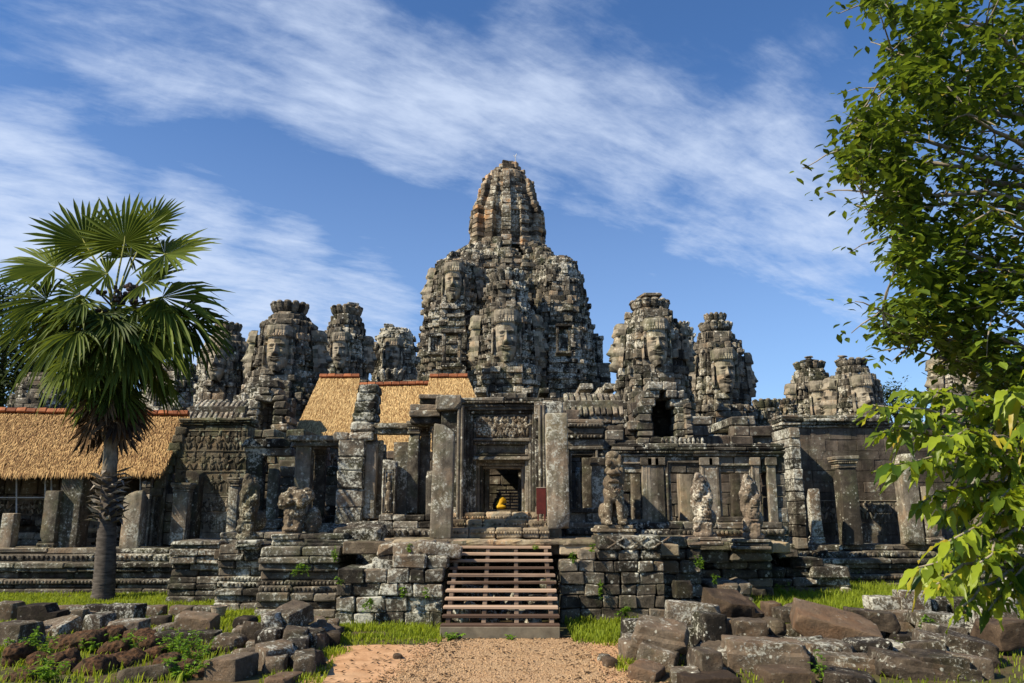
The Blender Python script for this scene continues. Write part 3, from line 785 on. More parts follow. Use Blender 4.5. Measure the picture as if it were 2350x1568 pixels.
def figure(mb, x, y, z, s):
    """one small carved figure in low relief"""
    lump(mb, (x, y, z + s * .85), (s * .10, .035, s * .12)); lump(mb, (x, y, z + s * .56), (s * .15, .04, s * .20))
    lump(mb, (x + U(-.1, .1) * s, y, z + s * .98), (s * .06, .03, s * .1))
    for sd in (-1, 1):
        lump(mb, (x + sd * s * .12, y, z + s * .2), (s * .07, .035, s * .22), axes(0, sd * U(.1, .6), 0)); lump(mb, (x + sd * s * .22, y, z + s * .6), (s * .05, .03, s * .2), axes(0, sd * U(.4, 1.3), 0))
def relief(mb, x0, x1, y, z0, rows, s):
    for r in range(rows):
        x = x0 + U(0, s * .3)
        while x < x1: figure(mb, x, y, z0 + r * s * 1.25, s * U(.85, 1.1)); x += s * U(.42, .7)
        box(mb, x0, x1, y - .02, y + .1, z0 + (r * 1.25 + 1.1) * s, z0 + (r * 1.25 + 1.16) * s, .01)

# ---- pillars, each a thing of its own
def pillar(label, u0, u1, v0, v1, Y, cap=True, base=True, lean=0.0, mat='pillar_stone', group='standing pillars of the temple front', devata=False, top=0.0, cat='pillar', round_top=False):
    c = P((u0 + u1) / 2, v1, Y); wd = (u1 - u0) * P((u0 + u1) / 2, (v0 + v1) / 2, Y).length / raydir((u0 + u1) / 2, (v0 + v1) / 2).length / F
    H = P((u0 + u1) / 2, v0, Y).z - c.z; k = wd / 2
    root = thing('stone_pillar', label, cat, (c.x, Y + k, c.z), group)
    W = world_loc(root); z0 = 0.0; z1 = H; sk = k * (.80 if (cap or base) else 1)
    def at(zc, hw, hz, mb, cham=.02, jit=.01): cblock(mb, (W.x, W.y, W.z + zc), (hw, hw, hz), cham, None, jit)
    if base:
        mb = MB(); hb = min(.45, H * .13)
        for q, (f, s) in enumerate(((.35, 1.0), (.25, .92), (.25, .97), (.15, .88))): at(z0 + hb * f / 2, k * s, hb * f / 2 * .98, mb); z0 += hb * f
        bead_row(mb, W.x - k * .9, W.x + k * .9, W.y - k * .98, W.z + hb * .62, hb * .07); mb.build('base', mat, root)
    if cap:
        mb = MB(); hc = min(.5, H * .14); z1 = H - hc; zz = z1
        for f, s in ((.14, .90), (.2, .84), (.2, .94), (.16, 1.02), (.3, 1.10)): at(zz + hc * f / 2, k * s, hc * f / 2 * .98, mb); zz += hc * f
        bead_row(mb, W.x - k * .9, W.x + k * .9, W.y - k * .95, W.z + z1 + hc * .44, hc * .07); mb.build('capital', mat, root)
    mb = MB(); mb.sharp = 38; rock(mb, (W.x, W.y, W.z + (z0 + z1) / 2), (sk, sk, (z1 - z0) / 2), None, .035, .012, 1.6, 3 if not cap else 1, int(abs(u0 * 7 + v0)), .13)
    mb.build('shaft', mat, root)
    if devata:
        mb = MB(); y = W.y - sk; s = H * .62; zb_ = W.z + H * .10
        lump(mb, (W.x, y, zb_ + s * .92), (s * .05, .07, s * .065), None, 10, 8); lump(mb, (W.x, y, zb_ + s * 1.02), (s * .055, .06, s * .07), None, 8, 6)
        lump(mb, (W.x, y, zb_ + s * .73), (s * .085, .08, s * .13), None, 10, 8); lump(mb, (W.x, y, zb_ + s * .34), (s * .10, .09, s * .33), None, 10, 8)
        for sd in (-1, 1): lump(mb, (W.x + sd * s * .12, y, zb_ + s * .62), (s * .025, .05, s * .18), axes(0, sd * .12, 0)); lump(mb, (W.x + sd * s * .04, y - .03, zb_ + s * .02), (s * .035, .08, s * .03))
        box(mb, W.x - sk * .8, W.x + sk * .8, y - .12, y + .1, zb_ - .1, zb_ - .02, .02); mb.build('carved_goddess', 'statue_stone', root)
        mb = MB(); frame(mb, W.x - sk * .95, W.x + sk * .95, zb_ - .02, zb_ + s * 1.22, y - .05, 2, .06, .02, .1); mb.build('niche_frame', mat, root)
    root.rotation_euler = (0, R(lean), 0)
    return root

def ledge_stone(label, u0, u1, v0, v1, Y, depth=.7, mat='temple_stone', name='stone_lintel', cat='lintel', prof=None, group=None, bead=False, tilt=0.0):
    x0, x1, z0, z1 = B(u0, u1, v0, v1, Y); mb = MB(); n = max(1, prof or 1); hh = (z1 - z0) / n
    for i in range(n):
        o = (.06 if i % 2 else 0) if n > 1 else 0
        rock(mb, ((x0 + x1) / 2, Y + depth / 2 - o, z0 + hh * (i + .5)), ((x1 - x0) / 2, depth / 2 + o, hh / 2), axes(0, R(tilt), 0) if tilt else None, .04, .02, 2.2, 3, int(u0 + v0 + i), .13)
    o = mb.build(name, mat); tag(o, label, cat, group)
    if bead:
        mb = MB(); bead_row(mb, x0, x1, Y - .02, (z0 + z1) / 2, .05); mb.build('bead_moulding', mat, o)
    return o

# ---- terrace: the stepped platform in front
T_TOP = 1.9
def terrace():
    root = thing('temple_terrace', 'ruined stepped stone terrace carrying the temple front, either side of the wooden stair', 'terrace', (0, 22, 0))
    S = 'terrace_stone'
    def X(u, v, Y): return P(u, v, Y).x
    # plain retaining walls beside the stair
    mb = MB(); a, b = X(772, 1350, 19.9), X(1018, 1350, 19.9)
    wall(mb, a, b, 19.9, 21.4, 0, 1.30, .30, (.34, .75), .03, .028, out=.05)
    wall(mb, a + .9, b + .05, 20.3, 21.9, 1.30, 1.88, .28, (.35, .8), .045, .035, ragged=.3, out=.10)
    wall(mb, b - 1.3, b + .08, 20.0, 21.4, 1.30, 1.62, .30, (.4, .9), .04, .05, out=.05)
    mb.build('retaining_wall', S, root)
    mb = MB(); a, b = X(1286, 1350, 20.4), X(1527, 1350, 20.4)
    wall(mb, a, b, 20.4, 22, 0, 1.45, .30, (.36, .62), .025, .025, out=.05)
    wall(mb, a + .5, b - .05, 20.45, 22, 1.45, 1.72, .27, (.4, .62), .03, .05, out=.04)
    wall(mb, a + .95, b - .05, 20.42, 22, 1.72, 2.06, .34, (.5, .62), .02, .04, out=.03)
    for k in range(3):                            # crossed lozenge carving on the top course
        x = a + 1.15 + k * .56
        for s in (-1, 1): cblock(mb, (x + .25, 20.4, 1.9), (.26, .03, .02), .01, .9, 0, axes(0, s * .55, 0))
    mb.build('retaining_wall', S, root)
    # moulded bays stepping back to the left
    PR = [(.22, .30, 0), (.18, .22, 0), (.20, .30, 0), (.16, .12, 1), (.14, .04, 1), (.22, .0, 0), (.20, .12, 0), (.18, .22, 0), (.25, .10, 0)]
    mb = MB(); a, b = X(588, 1330, 21.3), X(775, 1330, 21.3); z = mould(mb, a, b, 21.6, 0, PR, 2.2)
    mould(mb, a + .1, b, 22.2, z, [(.16, .1, 0), (.15, .15, 0)], 1.6); mb.build('moulded_base', S, root)
    mb = MB(); a, b = X(492, 1330, 22.6), X(598, 1330, 22.6); mould(mb, a, b, 22.9, 0, PR, 2.0, (.4, .9)); mb.build('moulded_base', S, root)
    mb = MB(); a, b = X(386, 1330, 24.6), X(500, 1330, 24.6); mould(mb, a, b, 24.8, 0, [(.2, .3, 0), (.18, .2, 0), (.16, .26, 0), (.2, .1, 0), (.2, .0, 0), (.18, .1, 0), (.22, .24, 0), (.2, .28, 0), (.12, .2, 0), (.13, .26, 0)], 2.0, (.5, 1.0)); mb.build('moulded_base', S, root)
    # long low terraces left and right
    LP = [(.17, .95, 0), (.13, .80, 0), (.17, .88, 1), (.20, .55, 0), (.14, .72, 0), (.18, .80, 0)]
    mb = MB(); a, b = X(-420, 1330, 27), X(392, 1330, 27); z = mould(mb, a, b, 28, 0, LP, 4, (1.0, 2.4))
    z = mould(mb, a, b, 28.25, z, [(.24, .35, 1)], 4, (1.2, 2.4), .03); mould(mb, a, b, 28.6, z, [(.16, .22, 0)], 4, (1.0, 2.2), .03); mb.build('moulded_base', S, root)
    mb = MB(); a, b = X(1780, 1330, 29.4), X(2900, 1330, 29.4); z = mould(mb, a, b, 30, 0, LP, 4, (1.0, 2.4))
    z = mould(mb, a + .8, b, 30.2, z, [(.24, .35, 1)], 4, (1.2, 2.4), .03); mould(mb, a + .3, b, 30.5, z, [(.22, .22, 0)], 4, (1.0, 2.2), .03); mb.build('moulded_base', S, root)
    # right hand side receding into shade
    mb = MB(); a, b = X(1527, 1330, 22.4), X(1612, 1330, 22.4); wall(mb, a - .3, b, 22.4, 24.5, 0, 1.95, .3, (.5, 1), .03, .05, out=.08); mb.build('retaining_wall', S, root)
    mb = MB(); a, b = X(1600, 1330, 23.6), X(1792, 1330, 23.6); wall(mb, a, b, 24.3, 26.0, 0, 1.2, .26, (.6, 1.2), .03, .05, out=.08); wall(mb, a, b - .1, 23.9, 26.0, 1.2, 1.8, .28, (.7, 1.2), .04, .05, out=.12)
    wall(mb, a + .1, a + 1.3, 22.7, 24.2, 0, .75, .38, (.5, .9), .05, .06, out=.1); mb.build('retaining_wall', S, root)
    mb = MB(); a, b = X(1740, 1290, 26.0), X(1960, 1290, 26); wall(mb, a, b, 26.4, 31, 0, 1.45, .28, (.6, 1.2), .05, .05, out=.12, ragged=.3); mb.build('retaining_wall', S, root)
    # paving on top
    mb = MB()
    for (a, b, y0, y1, z) in [(X(770, 1250, 22) + .3, X(1300, 1250, 22), 21.4, 25.4, 1.86), (X(505, 1250, 24), X(775, 1250, 23), 23.6, 29, 1.58), (X(1280, 1250, 22), X(1545, 1250, 22), 21.2, 26.6, 1.84), (X(1545, 1250, 25), X(1800, 1250, 25), 24.4, 27, 1.74)]:
        for yy in cuts(y0, y1, .6, 1.1)[:-1]:
            xs = cuts(a, b, .7, 1.4)
            for i in range(len(xs) - 1): box(mb, xs[i], xs[i + 1] - .01, yy, min(y1, yy + 1.1), z - .3, z + U(-.02, .03), .03, None, .02)
        mb.build('paving', 'step_stone', root); mb = MB()
    mb = MB(); box(mb, -8.3, 7.5, 25.6, 31, .2, 1.5, .02, .3); mb.build('core', S, root)
    mb = MB()                                      # worn front lip of the terrace and side gutters
    for uu, vv, ww in [(1040, 1243, .9), (1100, 1240, .8), (1160, 1240, .9), (1215, 1240, .8), (1275, 1238, .9), (1330, 1238, .9), (990, 1250, .9), (940, 1255, .9)]:
        p = P(uu, vv, 21.2); rock(mb, (p.x, 21.5, 1.86), (ww * .5, .35, .07), None, .05, .03, 2.5, 2, int(uu), .12)
    mb.build('kerb', 'step_stone', root)
terrace()
for lab, a in {
    'weathered stone at the terrace corner left of the wooden stair, topmost there': (1005, 1262, 20.1, .55, .16, 8), 'mossy stone on the terrace edge above the dark gap left of the stair': (1060 - 110, 1262, 20.2, .50, .18, -4),
    'long flat broken stone on the left retaining wall, its corner lifted': (905, 1300, 20.2, .42, .13, 6), 'small wedge shaped brown stone resting on the left retaining wall': (845, 1312, 20.4, .22, .15, -12),
    'cracked stone beside the small brown wedge on the left retaining wall': (882, 1300, 20.3, .33, .16, 7)}.items():
    u_, v_, Y_, hx, hz, tl = a; p = P(u_, v_, Y_); mb = MB(); mb.sharp = 38; rock(mb, (p.x, Y_ + .3, p.z), (hx, .32, hz), axes(0, R(tl), R(tl)), .05, .025, 2.5, 4, int(u_), .07); tag(mb.build('fallen_stone', 'block_lichen'), lab, 'stone block', 'loose blocks on the terrace')
# moulded pieces laid along the terrace top
ledge_stone('long grooved moulding stone laid on the terrace left of the pointed slab', 688, 812, 1238, 1262, 22.0, .8, 'temple_stone', 'moulding_stone', 'moulding', 3)
ledge_stone('broad moulding stone under the leftmost broken statue', 540, 590, 1240, 1262, 22.4, .7, 'temple_stone', 'moulding_stone', 'moulding', 3)
ledge_stone('grooved stone at the corner of the dark recessed base, right of the palm', 393, 500, 1252, 1268, 24.7, .8, 'temple_stone', 'moulding_stone', 'moulding', 2)
mb = MB(); p = P(812, 1225, 22.6); rock(mb, (p.x, 23.1, p.z), (.78, .4, .22), axes(R(18), 0, R(-8)), .06, .03, 2.2, 6, 4, .1); tag(mb.build('pointed_slab', 'block_lichen'), 'large pointed lichen covered slab lying on the terrace left of the gate', 'stone slab')

# ---- wooden stair
def stair():
    Y0, Y1, x0, x1 = 18.0, 21.75, P(1010, 1440, 18).x, P(1285, 1440, 18).x; n = 12; run = (Y1 - Y0) / n; zb = .24; rise = (1.93 - zb - .05) / (n - 1)
    root = thing('wooden_stair', 'open wooden stair of reddish planks leading up to the gate', 'stair', ((x0 + x1) / 2, Y0, 0))
    mb = MB(); box(mb, x0, x1, Y0 - .04, Y0 + .30, .0, zb, .012, .6); mb.build('foot_beam', 'stair_base', root)
    for i in range(n):
        z = zb + .05 + rise * i; y = Y0 + run * i; mb = MB(); e = U(-.02, .02); t = U(-.012, .012)
        cblock(mb, ((x0 + x1) / 2 + e, y + run * .31, z - .032 + U(-.004, .004)), ((x1 - x0) / 2, run * .38, .033), .012, U(0, 1), .006, axes(U(-.03, .03), t * .3, t)); mb.build('tread', 'stair_wood', root)
    for f in (.055, .36, .64, .94):
        mb = MB(); x = x0 + (x1 - x0) * f
        for i in range(1, n):
            y = Y0 + run * i; box(mb, x - .05, x + .05, y + .005, y + .09, zb + rise * (i - 1.3), zb + rise * i - .006, .008, U(.25, .65))
        cblock(mb, (x, (Y0 + Y1) / 2 + .18, .93), (.045, 2.05, .09), .01, .3, 0, axes(math.atan2(1.64, 3.45), 0, 0)); mb.build('stringer', 'stair_wood', root)
stair()
mb = MB()
for k in range(26): x, y = U(-1.2, 1.0), U(18.9, 21.3); rock(mb, (x, y, .12 + (y - 18.6) * .28 * U(.3, 1)), (U(.12, .3), U(.12, .3), U(.10, .2)), axes(0, U(-.3, .3), U(0, 3)), .04, .02, 3, 3, k, .12)
tag(mb.build('rubble', 'terrace_stone'), 'heap of dark rubble seen between the treads of the wooden stair', 'rubble', kind='stuff')

# ---- gate
def gate():
    Y = 25.4; root = thing('temple_gate', 'tall stone gateway at the head of the stair, framed by nested mouldings', 'gate', (P(1155, 1200, Y).x, Y, 1.86))
    x0, x1, z0, z1 = B(1048, 1262, 925, 1178, Y); cx = P(1155, 1100, Y).x
    mb = MB()                                        # steps up to the sill
    for i, (v, yy) in enumerate(((1211, 23.9), (1192, 24.5), (1177, 25.1))):
        zt = P(1150, v, yy).z; xs = cuts(P(1028, v, yy).x, P(1262, v, yy).x, .45, .9)
        for k in range(len(xs) - 1): rock(mb, ((xs[k] + xs[k + 1]) / 2, yy + .45, (zt + 1.86) / 2), ((xs[k + 1] - xs[k]) / 2 - .006, .45, (zt - 1.86) / 2 + U(-.02, .03)), None, .06, .015, 2, 2, k * 3 + i, .12)
        bead_row(mb, xs[0], xs[-1], yy - .01, zt - .14, .035)
    mb.build('door_steps', 'step_stone', root)
    zs = P(1155, 1176, 25.5).z
    mb = MB(); fx0, fx1 = P(1062, 1050, Y).x, P(1236, 1050, Y).x; ft = P(1155, 934, Y).z
    frame(mb, fx0, fx1, zs - .05, ft, Y, 4, .105, .08, .5); mb.build('door_frame', 'temple_stone', root)
    mb = MB(); zt = P(1155, 934, Y).z
    mould(mb, fx0 - .15, fx1 + .15, Y + .1, zt, [(.10, .12, 0), (.08, .18, 1), (.12, .14, 0)], .6, (.9, 2)); mb.build('cornice', 'temple_stone', root)
    mb = MB()                                        # carved tympanum hanging in the frame, daylight above it
    a, b, c_, d_ = B(1092, 1212, 956, 1004, Y + .18); rx = [a]
    wall(mb, a, b, Y + .18, Y + .6, c_, d_, .3, (.5, .9), .02, .03)
    for k in range(60):
        lump(mb, (U(a + .05, b - .05), Y + .15, U(c_ + .05, d_ - .05)), (U(.03, .09), .07, U(.04, .12)), axes(0, U(-1, 1), 0), 6, 5)
    for k in range(9): figure(mb, a + (b - a) * (k + .5) / 9, Y + .13, c_ + .06, (d_ - c_) * .85)
    bead_row(mb, a, b, Y + .16, c_ + .05, .03); mb.build('carved_lintel', 'statue_stone', root)
    mb = MB(); a, b, c_, d_ = B(1086, 1218, 1006, 1056, Y + .25)
    mould(mb, a, b, Y + .28, c_, [((d_ - c_) * .16, .12, 0), ((d_ - c_) * .12, .06, 0), ((d_ - c_) * .42, 0, 0), ((d_ - c_) * .14, .08, 1), ((d_ - c_) * .16, .14, 0)], .6, (2, 3)); mb.build('lower_lintel', 'pillar_stone', root)
    mb = MB(); a, b, c_, d_ = B(1088, 1216, 1056, 1176, Y + .45); frame(mb, a, b, c_ - .05, d_, Y + .4, 3, .09, .1, .4); mb.build('inner_frame', 'pillar_stone', root)
    # vestibule behind
    mb = MB(); a, b, c_, d_ = B(1106, 1204, 1058, 1172, 27.2); frame(mb, a - .2, b + .2, c_ - .1, d_ + .2, 27.2, 3, .14, .12, .5); mb.build('inner_frame', 'pillar_stone', root)
    mb = MB(); a, b, c_, d_ = B(1124, 1196, 1064, 1150, 32.5); frame(mb, a - .3, b + .3, c_ - .3, d_ + .25, 32.5, 2, .14, .12, .5)
    wall(mb, a - 2.4, a - .3, 32.6, 33.4, c_ - .5, d_ + 2.2, .4, (.6, 1)); wall(mb, b + .3, b + 2.4, 32.6, 33.4, c_ - .5, d_ + 2.2, .4, (.6, 1)); wall(mb, a - .3, b + .3, 32.6, 33.4, d_ + .25, d_ + 2.2, .4, (.6, 1)); mb.build('inner_frame', 'wall_stone', root)
    mb = MB()
    for s in (-1, 1): wall(mb, cx + s * 1.45 - .35, cx + s * 1.45 + .35, 29, 32.6, zs - .2, zs + 3.2, .4, (.5, 1), .02, .03)
    wall(mb, cx - 1.8, cx + 1.8, 35.5, 36.2, zs - .5, zs + 4, .4, (.6, 1)); box(mb, cx - 1.8, cx + 1.8, 28.9, 36.2, zs + 3.2, zs + 3.6, .02, .2); mb.build('passage', 'wall_stone', root)
    mb = MB(); box(mb, cx - 1.8, cx + 1.8, 25.3, 34, 1.4, zs - .06, .02, .5); mb.build('floor', 'step_stone', root)
    mb = MB()
    for i in range(7): box(mb, cx - .35, cx + .75, 31.4 + i * .12, 31.5 + i * .12, zs + .08 + i * .12, zs + .15 + i * .12, .01, .5)
    for s in (-.3, .2, .7): box(mb, cx + s - .03, cx + s + .03, 31.45, 32.3, zs - .05, zs + .1, .01, .3); box(mb, cx + s - .03, cx + s + .03, 32.0, 32.3, zs + .1, zs + .75, .01, .3)
    mb.build('wooden_steps', 'stair_wood', root)
    # jamb piers and colonnettes of the gate
    mb = MB(); a, b, c_, d_ = B(1010, 1050, 938, 1195, 25.2); wall(mb, a, b, 25.2, 26.1, 1.86, d_, 1.1, (2, 3), .015, .03); mb.build('gate_pier', 'temple_stone', root)
    for uu in (1052, 1060, 1240, 1249):
        mb = MB(); x = P(uu, 1050, 25.1).x; tube(mb, [(x, 25.1, zs - .3), (x, 25.1, P(uu, 930, 25.1).z)], [.055, .055], 8); mb.build('colonnette', 'pillar_stone', root)
    mb = MB(); a, b, c_, d_ = B(1228, 1256, 925, 1195, 25.2); wall(mb, a, b, 25.2, 26.1, 1.86, d_, 1.1, (2, 3), .015, .03); mb.build('gate_pier', 'temple_stone', root)
gate()
pillar('tall leaning square pillar standing left of the stair head, flat faced', 986, 1034, 972, 1236, 23.4, False, False, 1.2)
pillar('thick tall square pillar with a pale top, right of the red board', 1258, 1308, 948, 1214, 23.9, False, False, -.6)
ledge_stone('big square edged capstone balanced on the left gate pier', 1000, 1058, 906, 940, 25.0, .9, 'temple_stone', 'capstone', 'stone block', None, 'capstones of the gate')
ledge_stone('pale flat capstone on the right gate pier, under the tower foot', 1226, 1292, 922, 962, 25.1, .9, 'block_lichen', 'capstone', 'stone block', None, 'capstones of the gate')
ledge_stone('stacked eroded cornice stones above the twin columns left of the gate', 940, 1012, 928, 972, 25.6, .9, 'temple_stone', 'cornice_stone', 'cornice', 3)
ledge_stone('thin dark slab on the stacked cornice stones left of the gate', 962, 1018, 906, 927, 25.7, .8, 'temple_stone', 'cornice_stone', 'cornice', 2)
# sign board
rt = thing('sign_board', 'plain dark red wooden board leaning by the right gate pillar', 'sign', P(1242, 1194, 24.3)); a, b, c_, d_ = B(1231, 1253, 1120, 1180, 24.3)
mb = MB(); box(mb, a, b, 24.3, 24.34, c_, d_, .006, .5); mb.build('panel', 'red_board', rt); mb = MB(); box(mb, a, b, 24.29, 24.35, d_, d_ + .02, .004, .5); mb.build('top_edge', 'board_trim', rt)
for k in (a + .03, b - .06):
    mb = MB(); box(mb, k, k + .04, 24.3, 24.34, P(1242, 1196, 24.3).z, c_, .004, .5); mb.build('leg', 'red_board', rt)
# seated statue with yellow sash
p = P(1147, 1170, 29.6); S7 = lambda x, y, z: p + Vector((x, y, z)) * .62; rt = thing('buddha_statue', 'small black seated stone figure wrapped in a yellow cloth inside the gateway', 'statue', p)
sculpt('body', [('e', S7(0, 0, .12), (0.260, 0.174, 0.087)), ('c', S7(0, .05, .15), S7(0, .05, .6), 0.124, 0.105), ('e', S7(0, .03, .62), (0.161, 0.093, 0.074)), ('e', S7(0, 0, .88), (0.068, 0.074, 0.087)), ('e', S7(0, 0, 1.03), (0.037, 0.037, 0.037)),
    ('c', S7(-.25, .03, .6), S7(-.33, -.1, .3), 0.043, 0.037), ('c', S7(.25, .03, .6), S7(.33, -.1, .3), 0.043, 0.037), ('c', S7(-.33, -.1, .3), S7(0, -.24, .22), 0.037, 0.031), ('c', S7(.33, -.1, .3), S7(0, -.24, .22), 0.037, 0.031)], .025, 'black_stone', rt)
sculpt('sash', [('c', S7(-.05, -.02, .3), S7(.12, 0, .58), 0.130, 0.118), ('c', S7(.2, -.05, .55), S7(-.1, -.22, .15), 0.074, 0.074), ('e', S7(.05, -.1, .16), (0.211, 0.161, 0.081)), ('e', S7(.27, .0, .45), (0.081, 0.087, 0.136))], .03, 'yellow_cloth', rt)
mb = MB(); mb.sharp = 38; rock(mb, p + Vector((0, 0, -.12)), (.42, .3, .12), None, .03, .01); tag(mb.build('statue_base', 'step_stone'), 'low stone block under the seated figure with the yellow cloth', 'stone block')

# ---- right hand colonnade wall
def right_gallery():
    Y = 27.2; root = thing('gallery_ruin', 'roofless gallery front with framed windows right of the gate', 'building', (P(1550, 1200, Y).x, Y, 1.6))
    def hole(u0, u1, v0, v1): a, b, c_, d_ = B(u0, u1, v0, v1, Y); return (a, b, c_, d_)
    H = [hole(1312, 1362, 1040, 1166), hole(1430, 1476, 1072, 1192), hole(1540, 1608, 1070, 1196), hole(1656, 1722, 1076, 1186), hole(1744, 1764, 1086, 1200)]
    x0, x1, z0, z1 = B(1296, 1806, 1048, 1250, Y); mb = MB()
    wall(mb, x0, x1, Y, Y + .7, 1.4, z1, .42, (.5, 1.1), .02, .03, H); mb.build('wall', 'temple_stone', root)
    for i, h in enumerate(H[:4]):
        mb = MB(); frame(mb, h[0] - .16, h[1] + .16, h[2], h[3] + .17, Y - .10, 2, .085, .06, .3)
        box(mb, h[0] - .22, h[1] + .22, Y - .12, Y + .2, h[2] - .16, h[2] - .003, .02); mb.build('window_frame', 'pillar_stone', root)
    mb = MB(); mould(mb, P(1376, 0, Y).x * 1.0, x1, Y, z1, [(.10, .10, 0), (.09, .16, 1), (.12, .22, 0), (.12, .14, 0)], .8, (.8, 1.6)); mb.build('cornice', 'temple_stone', root)
    mb = MB(); a, b, c_, d_ = B(1298, 1386, 962, 1046, Y - .1); q = (d_ - c_)
    mould(mb, a, b, Y, c_, [(q * .14, .04, 0), (q * .12, .14, 0), (q * .2, .05, 0), (q * .12, .16, 1), (q * .18, .10, 0), (q * .12, .2, 1), (q * .12, .12, 0)], .9, (.9, 1.8)); mb.build('cornice_stack', 'temple_stone', root)
    mb = MB()                                       # row of little finials on the cornice
    for k in range(10):
        x = P(1522 + k * 10.2, 1020, Y).x; zz = z1 + .43; lump(mb, (x, Y + .1, zz + .1), (.055, .06, .12), None, 6, 5); lump(mb, (x, Y + .1, zz), (.07, .08, .06), None, 6, 4)
    mb.build('finial_row', 'block_lichen', root)
    mb = MB(); a, b, c_, d_ = B(1298, 1800, 1196, 1250, Y - .3); mould(mb, a, b, Y, 1.4, [(.25, .45, 0), (.22, .35, 0), (.2, .42, 1), (.22, .25, 0)], .3, (.8, 1.5)); mb.build('plinth', 'temple_stone', root)
    mb = MB()                                       # pilasters and false doors between the windows
    for uu, w_ in ((1372, 14), (1398, 9), (1484, 10), (1500, 10), (1516, 9), (1622, 12), (1640, 9), (1735, 9), (1772, 10)):
        mb = MB(); a, b, c_, d_ = B(uu - w_, uu + w_, 1060, 1200, Y); box(mb, a, b, Y - .09, Y + .1, 1.9, z1 - .03, .02, None, .01); box(mb, a - .05, b + .05, Y - .14, Y + .1, z1 - .3, z1 - .04, .02); mb.build('pilaster', 'pillar_stone', root)
    mb = MB(); wall(mb, x0 - .3, x1 + 4, 32.6, 33.4, 1.5, 4.6, .42, (.6, 1.2), .02, .03); wall(mb, x0 - .3, x1 + 2, 34.0, 35, 1.5, 6.2, .42, (.6, 1.2), .03, .04, ragged=.3); mb.build('rear_wall', 'wall_stone', root)
right_gallery()
for i, (u0, u1, v0, v1) in enumerate(((1338, 1366, 1040, 1170), (1452, 1474, 1068, 1195), (1564, 1598, 1068, 1200), (1684, 1704, 1072, 1190), (1322, 1332, 1070, 1170), (1470, 1482, 1068, 1195))):
    pillar(['smooth pale pillar seen through the window nearest the gate', 'pale pillar seen through the window behind the tall lion', 'broad pillar with a carved foot seen through the widest window', 'pillar in half shade seen through the window between the two naga statues',
            'thin stub of pillar deep behind the window nearest the gate', 'narrow slab of pillar behind the window right of the tall lion'][i], u0, u1, v0, v1, 29.4 if i < 4 else 30.4, False, False, 0, 'pillar_stone', 'pillars inside the right gallery')

# ---- arched ruin above it
def arch_ruin():
    Y = 33.5; root = thing('arched_niche', 'broken corbelled arch with a dark opening below the square capped tower', 'arch', (P(1527, 1000, Y).x, Y, 4))
    mb = MB(); a, b, z0, z1 = B(1462, 1592, 886, 1016, Y)
    o0, o1, oz0, oz1 = B(1498, 1551, 900, 1016, Y); cxx = (o0 + o1) / 2; z = z0 - 2.4
    while z < z1:
        h = U(.27, .36); t = (z - z0) / (z1 - z0); top = max(0, (z - (oz0 + (oz1 - oz0) * .45)) / ((oz1 - oz0) * .55))
        ow = (o1 - o0) / 2 * (1 - min(1, top) ** 1.3) * (1.05 + .12 * math.sin(z * 4)); sl = max(0, t - .55) * 1.7
        xa, xb = a + sl * .75 + U(-.06, .06), b - sl * .95 + U(-.06, .06)
        for (p0, p1) in ([(xa, cxx - ow), (cxx + ow, xb)] if oz0 < z < oz1 else [(xa, xb)]):
            if p1 - p0 > .1: 
                xs = cuts(p0, p1, .45, .8)
                for k in range(len(xs) - 1): box(mb, xs[k], xs[k + 1] - .01, Y + U(-.08, .05), Y + 1.3, z, z + h - .008, .05, None, .03)
        z += h
    mb.build('stacked_arch', 'temple_stone', root)
    mb = MB(); wall(mb, a + .2, b - .2, Y + 2.6, Y + 3.2, z0 - 1, z1 + .2, .4, (.6, 1.1)); wall(mb, a, a + .6, Y + 1.3, Y + 3, z0 - 1, z1 - .5, .4, (.6, 1)); wall(mb, b - .6, b, Y + 1.3, Y + 3, z0 - 1, z1 - .5, .4, (.6, 1)); box(mb, a + .3, b - .3, Y + 1, Y + 3, z1 - .5, z1 - .1, .03); mb.build('chamber', 'wall_stone', root)
    mb = MB(); a2, b2, c2, d2 = B(1572, 1590, 925, 1010, Y - .2); wall(mb, a2, b2, Y - .2, Y + .4, c2, d2, .22, (.5, 1), .03, .04); mb.build('side_pier', 'pillar_stone', root)
arch_ruin()
def left_niche():
    Y = 38; root = thing('arched_niche', 'ruined arch with a blocked opening below the broad left face tower', 'arch', (P(605, 970, Y).x, Y, 4)); mb = MB(); a, b, z0, z1 = B(556, 668, 882, 1010, Y); o0, o1, oz0, oz1 = B(588, 622, 936, 1004, Y); z = z0 - 3
    while z < z1:
        h = U(.3, .4); t = (z - z0) / (z1 - z0); sl = max(0, t - .25) * 1.0; xa, xb = a + sl * .9 + U(-.1, .1), b - sl * 1.2 + U(-.1, .1)
        for (p0, p1) in ([(xa, o0), (o1, xb)] if oz0 < z < oz1 else [(xa, xb)]):
            if p1 > p0 + .1:
                xs = cuts(p0, p1, .5, .9)
                for k in range(len(xs) - 1): box(mb, xs[k], xs[k + 1] - .01, Y + U(-.1, .1) + max(0, t) * .5, Y + 1.5, z, z + h - .008, .06, None, .04)
        z += h
    mb.build('stacked_arch', 'tower_stone', root); mb = MB(); wall(mb, a + .3, b - .3, Y + 1.1, Y + 2, z0 - 1, z1 - .6, .4, (.5, .8)); mb.build('blocked_opening', 'wall_stone', root)
left_niche()
